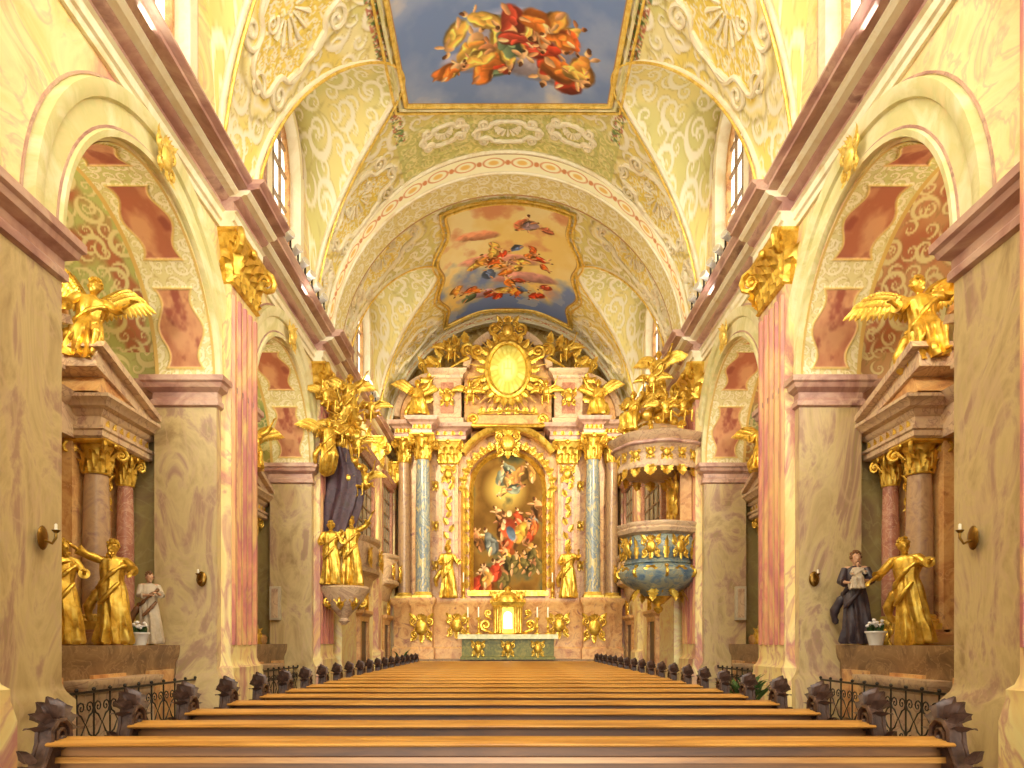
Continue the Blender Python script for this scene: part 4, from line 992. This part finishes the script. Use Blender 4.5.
mb=MB(); mb.mold(-1.84,1.84,-.5,.5,[(.895,0),(.93,0)]); mb.loft([[(x,-.5-.015*math.sin(x*18),z) for x in np.linspace(-1.84,1.84,90)] for z in (.92,.8,.76)],cap=False,closed=False); mb.build('cloth',CLOTH,t)
for x in (-1.1,0,1.1): cart('gilded_relief',t,.5,T(x,-.38,.4))
t=thing('tabernacle','ornate gilded tabernacle with a small lit arched niche behind the altar table','tabernacle',(0,27.5,.9))
mb=MB(); mb.mold(-.7,.7,-.1,.4,[(0,0),(.9,0),(.95,.06),(1.0,0)]); mb.mold(-.42,.42,.0,.4,[(1.0,0),(2.0,0)]); mb.mold(-.58,.58,-.2,.4,[(2.0,0),(2.1,.06),(2.17,.08)]); mb.lathe([(.5,2.17),(.45,2.35),(.3,2.5),(.12,2.6),(.14,2.7),(.03,2.8)],18,(0,.1,0)); mb.build('shell',GOLD,t)
for q in (-1,1): 
    mb=MB(); mb.lathe([(.09,1.0),(.07,1.05),(.07,1.9),(.1,2.0)],12,(q*.48,-.14,0)); mb.build('small_column',GOLD,t)
    mb=MB(); mb.lathe([(.09,1.0),(.07,1.05),(.07,1.9),(.1,2.0)],12,(q*.3,-.16,0)); mb.build('small_column',GOLD,t)
    mb=MB(); mb.spiral((q*.85,-.05,1.3),(q,0,0),(0,0,1),.22,1.5,.07,a0=-PI/2,tail=(q*.55,0,1.0)); mb.spiral((q*.75,-.05,1.75),(q,0,0),(0,0,1),.15,1.5,.05,a0=-PI/2,tail=(q*.6,0,1.5)); mb.build('scroll',GOLD,t)
    cart('finial',t,.4,T(q*.5,-.1,2.35))
mb=MB(); pts=[(-.17,1.15)]+[(-.17*math.cos(PI*i/14),1.65+.17*math.sin(PI*i/14)) for i in range(15)]+[(.17,1.15)]; mb.prism(pts,-.03,-.01,'y'); mb.build('niche',GLOW,t)
cs=None
for k,x in enumerate((-1.5,-1.1,1.1,1.5,-1.75,1.75)):
    if cs is None:
        cs=thing('candlestick','x','candlestick',(0,0,0),0,'gilt candlesticks by the high altar')
        mb=MB(); mb.lathe([(.13,0),(.13,.04),(.05,.08),(.04,.2),(.07,.26),(.03,.32),(.03,.5),(.06,.55),(.1,.62),(.04,.64)],14); mb.build('stick',GOLD,cs)
        mb=MB(); mb.lathe([(.028,.62),(.028,1.0),(.006,1.03)],10); mb.build('candle',CREAMWAX,cs); o=cs
    else: o=dup(cs)
    o.location=(x,26.98,1.84) if abs(x)<1.7 else (x,28.3,3.26)
    o['label']='gilt candlestick with white candle, %s on the altar'%['far left','inner left','inner right','far right','raised left','raised right'][k]
# ============================================================ PULPIT
pp=thing('pulpit','marble pulpit with bulging blue-grey bowl, gilded reliefs and hanging pendant','pulpit',(4.0,19.15,0))
def octa(a,z): return 1+.035*math.cos(8*a)
def octb(a,z): return 1+.07*abs(math.cos(4*a))
mb=MB(); mb.lathe([(.02,2.3),(.1,2.36),(.13,2.44),(.06,2.52),(.14,2.58),(.3,2.7),(.36,2.78)],32,f=octa); mb.build('pendant',GOLD,pp)
mb=MB(); mb.lathe([(.34,2.76),(.46,2.86),(.64,2.96),(.86,3.1),(.98,3.26),(1.0,3.38),(.92,3.5),(.8,3.58)],40,f=octb); mb.build('bowl',TEAL,pp)
mb=MB(); mb.lathe([(.8,3.56),(.86,3.6),(.84,3.66),(.82,3.7),(.9,3.82),(.96,3.98),(.95,4.14),(.86,4.3)],40,f=octb); mb.build('parapet',TEAL,pp)
mb=MB(); mb.lathe([(.86,4.3),(1.0,4.36),(1.04,4.45),(1.0,4.5),(1.04,4.56),(1.04,4.62),(.9,4.64)],40,f=octb); mb.build('parapet_rail',CREAMP,pp)
for k in range(8):
    a=R(22.5+45*k); cart('gilded_relief',pp,.5,T(.96*math.sin(a),-.96*math.cos(a),3.98,a)); 
    mb=MB(); mb.leaf(T(.6*math.sin(a),-.6*math.cos(a),2.95,a,PI*.8),.4,.12,.7); mb.leaf(T(1.02*math.sin(a),-1.02*math.cos(a),3.5,a,PI),.3,.16,.9); mb.build('gilded_leaf',GOLD,pp)
    mb=MB(); a=R(45*k); M=T(1.0*math.sin(a),-1.0*math.cos(a),0,a); mb.leaf(M@T(0,0,3.68),.58,.07,1.); mb.spiral((1.02*math.sin(a),-1.02*math.cos(a),3.35),(math.sin(a),-math.cos(a),0),(0,0,1),.16,1.5,.05,a0=PI/2,tail=(.5*math.sin(a),-.5*math.cos(a),2.85))
    mb.build('gilded_rib',GOLD,pp)
mb=MB(); mb.mold(.45,.75,-.55,.55,[(4.3,0),(6.0,0)]); mb.build('backboard',PINKM,pp)
cart('backboard_gilding',pp,1.1,T(.42,0,5.3,-PI/2))
cp=MB(); cp.lathe([(.3,6.08),(.95,6.05),(1.0,6.0),(1.02,6.1),(.98,6.2),(.96,6.36),(1.02,6.48),(1.12,6.56),(1.14,6.62),(1.1,6.66),(1.22,6.76),(1.26,6.84),(1.14,6.9),(.86,6.98),(.62,7.15),(.3,7.3)],48,f=octb); cn=cp.build('canopy',CREAMP,pp)
mb=MB(); mb.lathe([(1.13,6.55),(1.17,6.58),(1.17,6.62),(1.13,6.65)],48,f=octb); mb.build('canopy_fillet',MAUVE,cn)
for k in range(16):
    a=2*PI*k/16; mb=MB(); M=T(1.04*math.sin(a),-1.04*math.cos(a),6.05,a); mb.leaf(M@T(0,0,0,0,PI),.3,.14,-.8); mb.build('canopy_tassel',GOLD,cn)
    cart('canopy_relief',cn,.33 if k%2==0 else .24,T(1.04*math.sin(a),-1.04*math.cos(a),6.34,a))
    if k%2: mb=MB(); mb.spiral((1.0*math.sin(a),-1.0*math.cos(a),7.0),(math.sin(a),-math.cos(a),0),(0,0,1),.15,1.5,.05,a0=0); mb.build('canopy_scroll',GOLD,cn)
mb=MB()
rnd=random.Random(4)
for k in range(60):
    z=rnd.uniform(6.95,8.2); r=(8.4-z)*.55*rnd.uniform(.5,1); a=rnd.uniform(0,6.3); mb.ball((r*math.cos(a),r*math.sin(a),z),rnd.uniform(.08,.17),8,6)
mb.build('gilded_cloud',GOLD,cn)
figure('angel_statue','gilded angel crowning the pulpit canopy','statue',(4.0,19.1,7.95),R(-30),.75,'stand',up,True,.7,vox=.024,fold=.4)
figure('angel_statue','gilded angel seated on the canopy edge facing the nave','statue',(3.3,18.9,7.05),R(-50),.8,'sit',up,True,.6,vox=.024,fold=.5)
c1=figure('cherub_statue','gilded cherub on the near side of the pulpit canopy','statue',(4.0,18.3,7.0),R(0),.65,'sit',up,False,.5,vox=.026)
dup(c1,(4.5,18.5,7.1),R(20),'gilded cherub on the pulpit canopy beside the pilaster')
dup(c1,(3.5,19.8,7.05),R(-60),'gilded cherub on the far side of the pulpit canopy')
dup(c1,(3.7,18.5,7.75),R(-20),'gilded cherub midway up the pulpit canopy clouds')
# ============================================================ LEFT GROUP
lg=thing('sculpture_console','white and gilt console carrying gilded figures on the left pilaster','console',(-4.3,18.9,0))
mb=MB(); mb.lathe([(.05,2.0),(.15,2.1),(.1,2.18),(.3,2.4),(.5,2.6),(.55,2.75),(.62,2.85),(.66,2.95),(.6,3.0)],28,f=octa); mb.build('bracket',CREAMP,lg)
for k in range(8):
    mb=MB(); a=R(45*k); mb.leaf(T(.5*math.sin(a),-.5*math.cos(a),2.9,a,PI),.55,.14,.9); mb.spiral((.5*math.sin(a),-.5*math.cos(a),2.6),(math.sin(a),-math.cos(a),0),(0,0,1),.16,1.5,.05,a0=PI/2)
    mb.build('gilded_leaf',GOLD,lg)
figure('saint_statue','gilded saint standing on the left console','statue',(-4.1,18.8,3.02),R(20),1.05,'stand',up,vox=.02,beard=True)
figure('saint_statue','second gilded saint on the left console beside the drapery','statue',(-4.55,18.5,3.02),R(10),.95,'stand',vox=.02)
mb=MB()
rs=[]
for i in range(20):
    t_=i/19; w=.25+.18*math.sin(PI*t_*.9)+.1*t_; z=6.6-2.2*t_
    rs.append([(-4.42+.12*math.sin(t_*4)+w*(1+.14*math.sin(8*a+3*t_))*math.cos(a),18.9+.28*(1+.14*math.sin(8*a+3*t_))*math.sin(a),z) for a in [2*PI*j/48 for j in range(48)]])
mb.loft(rs); tag(mb.build('drapery',DARKCL),'dark purple carved drapery hanging behind the left gilded saints','drapery')
cl=MB(); rnd=random.Random(9)
for k in range(46):
    z=rnd.uniform(5.6,8.0); x=-4.3+rnd.uniform(-.35,.4); y=19.0+rnd.uniform(-.3,.3); cl.ball((x,y,z),rnd.uniform(.08,.15),8,6)
for k in range(24):
    a=2*PI*k/24; cl.tube([(-4.2,18.8,7.3),(-4.2+.9*math.cos(a)*.6,18.7,7.3+1.1*math.sin(a))],[.06,.015],5)
tag(cl.build('gilded_cloud',GOLD),'gilded cloud with rays on the left pilaster','ornament')
figure('angel_statue','gilded angel with outspread wings highest in the left cloud group','statue',(-4.1,18.7,7.1),R(20),.8,'fly',up,True,.6,vox=.022,fold=.4)
figure('angel_statue','gilded angel leaning from the left cloud group','statue',(-4.5,18.1,5.7),R(40),.85,'fly',(((.34,-.1,1.3),(.5,-.3,1.5)),((-.34,-.1,1.3),(-.5,-.3,1.1))),True,.6,vox=.022,fold=.4)
for i,(x,y,z,r_,lb) in enumerate(((-3.9,18.7,6.2,0,'right'),(-4.4,18.4,6.5,30,'middle'),(-3.75,18.9,5.3,-20,'lowest'),(-4.55,18.0,7.2,50,'outermost'),(-3.6,19.0,7.2,-10,'uppermost'))):
    dup(c1,(x,y,z),R(r_),'gilded cherub, %s in the left cloud group'%lb)
# ============================================================ CHOIR oratories and doors
dn=0; wn=wi
for sx,side in ((-1,'left'),(1,'right')):
    for j,(ya,yb) in enumerate(((21.3,24.6),(26.0,28.4))):
        X_=sx*4.68; yc=(ya+yb)/2
        wn+=1; root=sempty('window_%d'%wn,'%s oratory window with small panes, %s'%(side,('nearer','beside the high altar')[j]))
        def bx(mb,p0,p1,a,b,c,d): 
            xa,xb=sorted((X_-sx*p0,X_-sx*p1)); mb.box(xa,xb,a,b,c,d)
        mb=MB(); bx(mb,0,.03,ya+.25,yb-.25,4.9,7.4); mb.build('pane',ORATG,root)
        mb=MB(); 
        for k in range(5): y=ya+.25+(yb-ya-.5)*k/4; bx(mb,.03,.06,y-.03,y+.03,4.9,7.4)
        for k in range(6): z=4.9+2.5*k/5; bx(mb,.03,.06,ya+.25,yb-.25,z-.03,z+.03)
        mb.build('glazing_bars',BROWNST,root)
        mb=MB(); bx(mb,0,.14,ya,ya+.25,4.8,7.45); bx(mb,0,.14,yb-.25,yb,4.8,7.45); xa,xb=sorted((X_,X_-sx*.14)); mb.mold(xa,xb,ya,yb,[(7.4,0),(7.48,.06),(7.55,.04),(7.65,.14),(7.73,.16)]); mb.build('window_frame',REDM,root)
        cart('gilded_crest',root,.7,T(X_-sx*.2,yc,8.0,-sx*PI/2))
        bal=thing('oratory_balcony','%s bulging pink marble balcony below the %s oratory window'%(side,('nearer','farther')[j]),'balcony',(X_,yc,3.6))
        mb=MB(); hw_=(yb-ya)/2; rs=[]
        for (p,z) in ((.02,-.5),(.12,-.3),(.25,0),(.52,.1),(.56,.2),(.48,.25),(.58,.55),(.52,.85),(.46,1.0),(.56,1.08),(.58,1.18),(.02,1.2)):
            rs.append([(-sx*(.0+p*math.sin(PI*i/16)**.5 if 0<i<16 else 0),-hw_+2*hw_*i/16,z) for i in range(17)])
        mb.loft(rs,closed=True); mb.build('parapet',CREAMP,bal)
        for q in (-.6,0,.6): cart('gilded_ornament',bal,.52,T(-sx*(.6 if q==0 else .46),q*hw_,.55,-sx*PI/2))
        dn+=1
        root=sempty('door_%d'%dn,'%s dark choir door, %s'%(side,('nearer','farther')[j]))
        mb=MB(); bx(mb,0,.05,yc-.5,yc+.5,0,2.2); mb.build('leaf',DOORM,root)
        mb=MB(); bx(mb,0,.12,yc-.7,yc-.5,0,2.3); bx(mb,0,.12,yc+.5,yc+.7,0,2.3); xa,xb=sorted((X_,X_-sx*.12)); mb.mold(xa,xb,yc-.7,yc+.7,[(2.2,0),(2.35,.02),(2.45,.12),(2.55,.12)]); mb.build('door_frame',PINKM,root)
        cart('overdoor_ornament',root,.55,T(X_-sx*.15,yc,2.8,-sx*PI/2))
def plant(label,loc,s):
    t=thing('potted_plant',label,'plant',loc,0,None,s); rnd=random.Random(int(loc[1]))
    mb=MB(); mb.lathe([(.12,0),(.18,.28),(.2,.3),(.17,.3)],16); mb.build('pot',BROWNST,t)
    mb=MB()
    for k in range(40): mb.leaf(T(rnd.uniform(-.06,.06),rnd.uniform(-.06,.06),.28,rnd.uniform(0,6.3),rnd.uniform(.0,.7)),rnd.uniform(.3,.6),.05,1.6,6)
    mb.build('foliage',LEAFM,t)
plant('green potted plant at the left end of the altar steps',(-3.8,25.9,.0),1.6); plant('green potted plant by the right far pier',(4.1,12.4,.0),1.4)
# ============================================================ LIGHT
w=bpy.data.worlds.new('World'); scn.world=w; w.use_nodes=True
bg=w.node_tree.nodes['Background']; bg.inputs[0].default_value=(1,.955,.87,1); bg.inputs[1].default_value=2.2
def light(kind,loc,e,c=(1,.94,.82),rot=None,**k):
    l=bpy.data.lights.new('lamp',kind); l.energy=e; l.color=c
    for a,b in k.items(): setattr(l,a,b)
    o=bpy.data.objects.new('lamp',l); col.objects.link(o); o.location=loc
    if rot: o.rotation_euler=rot
    return o
def aim(o,t):
    d=Vector(t)-o.location; o.rotation_euler=d.to_track_quat('-Z','Y').to_euler()
s=light('SUN',(0,-5,6),1.6,(1,.96,.86),angle=R(26)); s.rotation_euler=Vector((.0,1,-.11)).to_track_quat('-Z','Y').to_euler()  # added front fill, shining in through the open rear end
for sx in (-1,1):
    for y,L_,e in ((9,7,.8),(16,5,.9),(24.7,7.5,1.)):
        o=light('AREA',(sx*4.72,y,9.6),80*L_/6*e,(1,.97,.86),shape='RECTANGLE',size=.35,size_y=L_); aim(o,(-sx*1.5,y,14));  # added vault fill, hidden on the cornice ledge
    for c in BAY[1:]:
        light('POINT',(sx*6.7,c-1.7,4.9),190,(1,.92,.76),shadow_soft_size=.3)  # added chapel fill, tucked out of sight behind the near pier
        light('POINT',(sx*6.5,c-1.9,7.0),160,(1,.95,.82),shadow_soft_size=.3)  # added fill for the chapel vault, likewise unseen
for x in (-2.2,2.2): light('POINT',(x,4,10.5),520,(1,.95,.86),shadow_soft_size=.9)  # added nave fill above the view, no fixture modelled
light('POINT',(0,8,11.8),360,(1,.95,.86),shadow_soft_size=.9)  # one more added fill over the nave, out of view
for sx in (-1,1):
    o=light('SPOT',(sx*4.1,20.9,9.9),1900,(1,.87,.58),spot_size=R(85),shadow_soft_size=.15); aim(o,(0,29,6.5))
    o=light('SPOT',(sx*3.5,10,9.9),1150,(1,.93,.78),spot_size=R(85),shadow_soft_size=.4); aim(o,(-sx*4.5,18,4))
# ============================================================ CAMERA
cd=bpy.data.cameras.new('camera'); cam=bpy.data.objects.new('camera',cd); col.objects.link(cam)
cam.location=(0,0,C); cam.rotation_euler=(PI/2,0,0)
cd.sensor_width=36; cd.lens=720/1024*36; cd.shift_x=.004; cd.shift_y=(642-384)/1024; cd.clip_end=200
scn.camera=cam
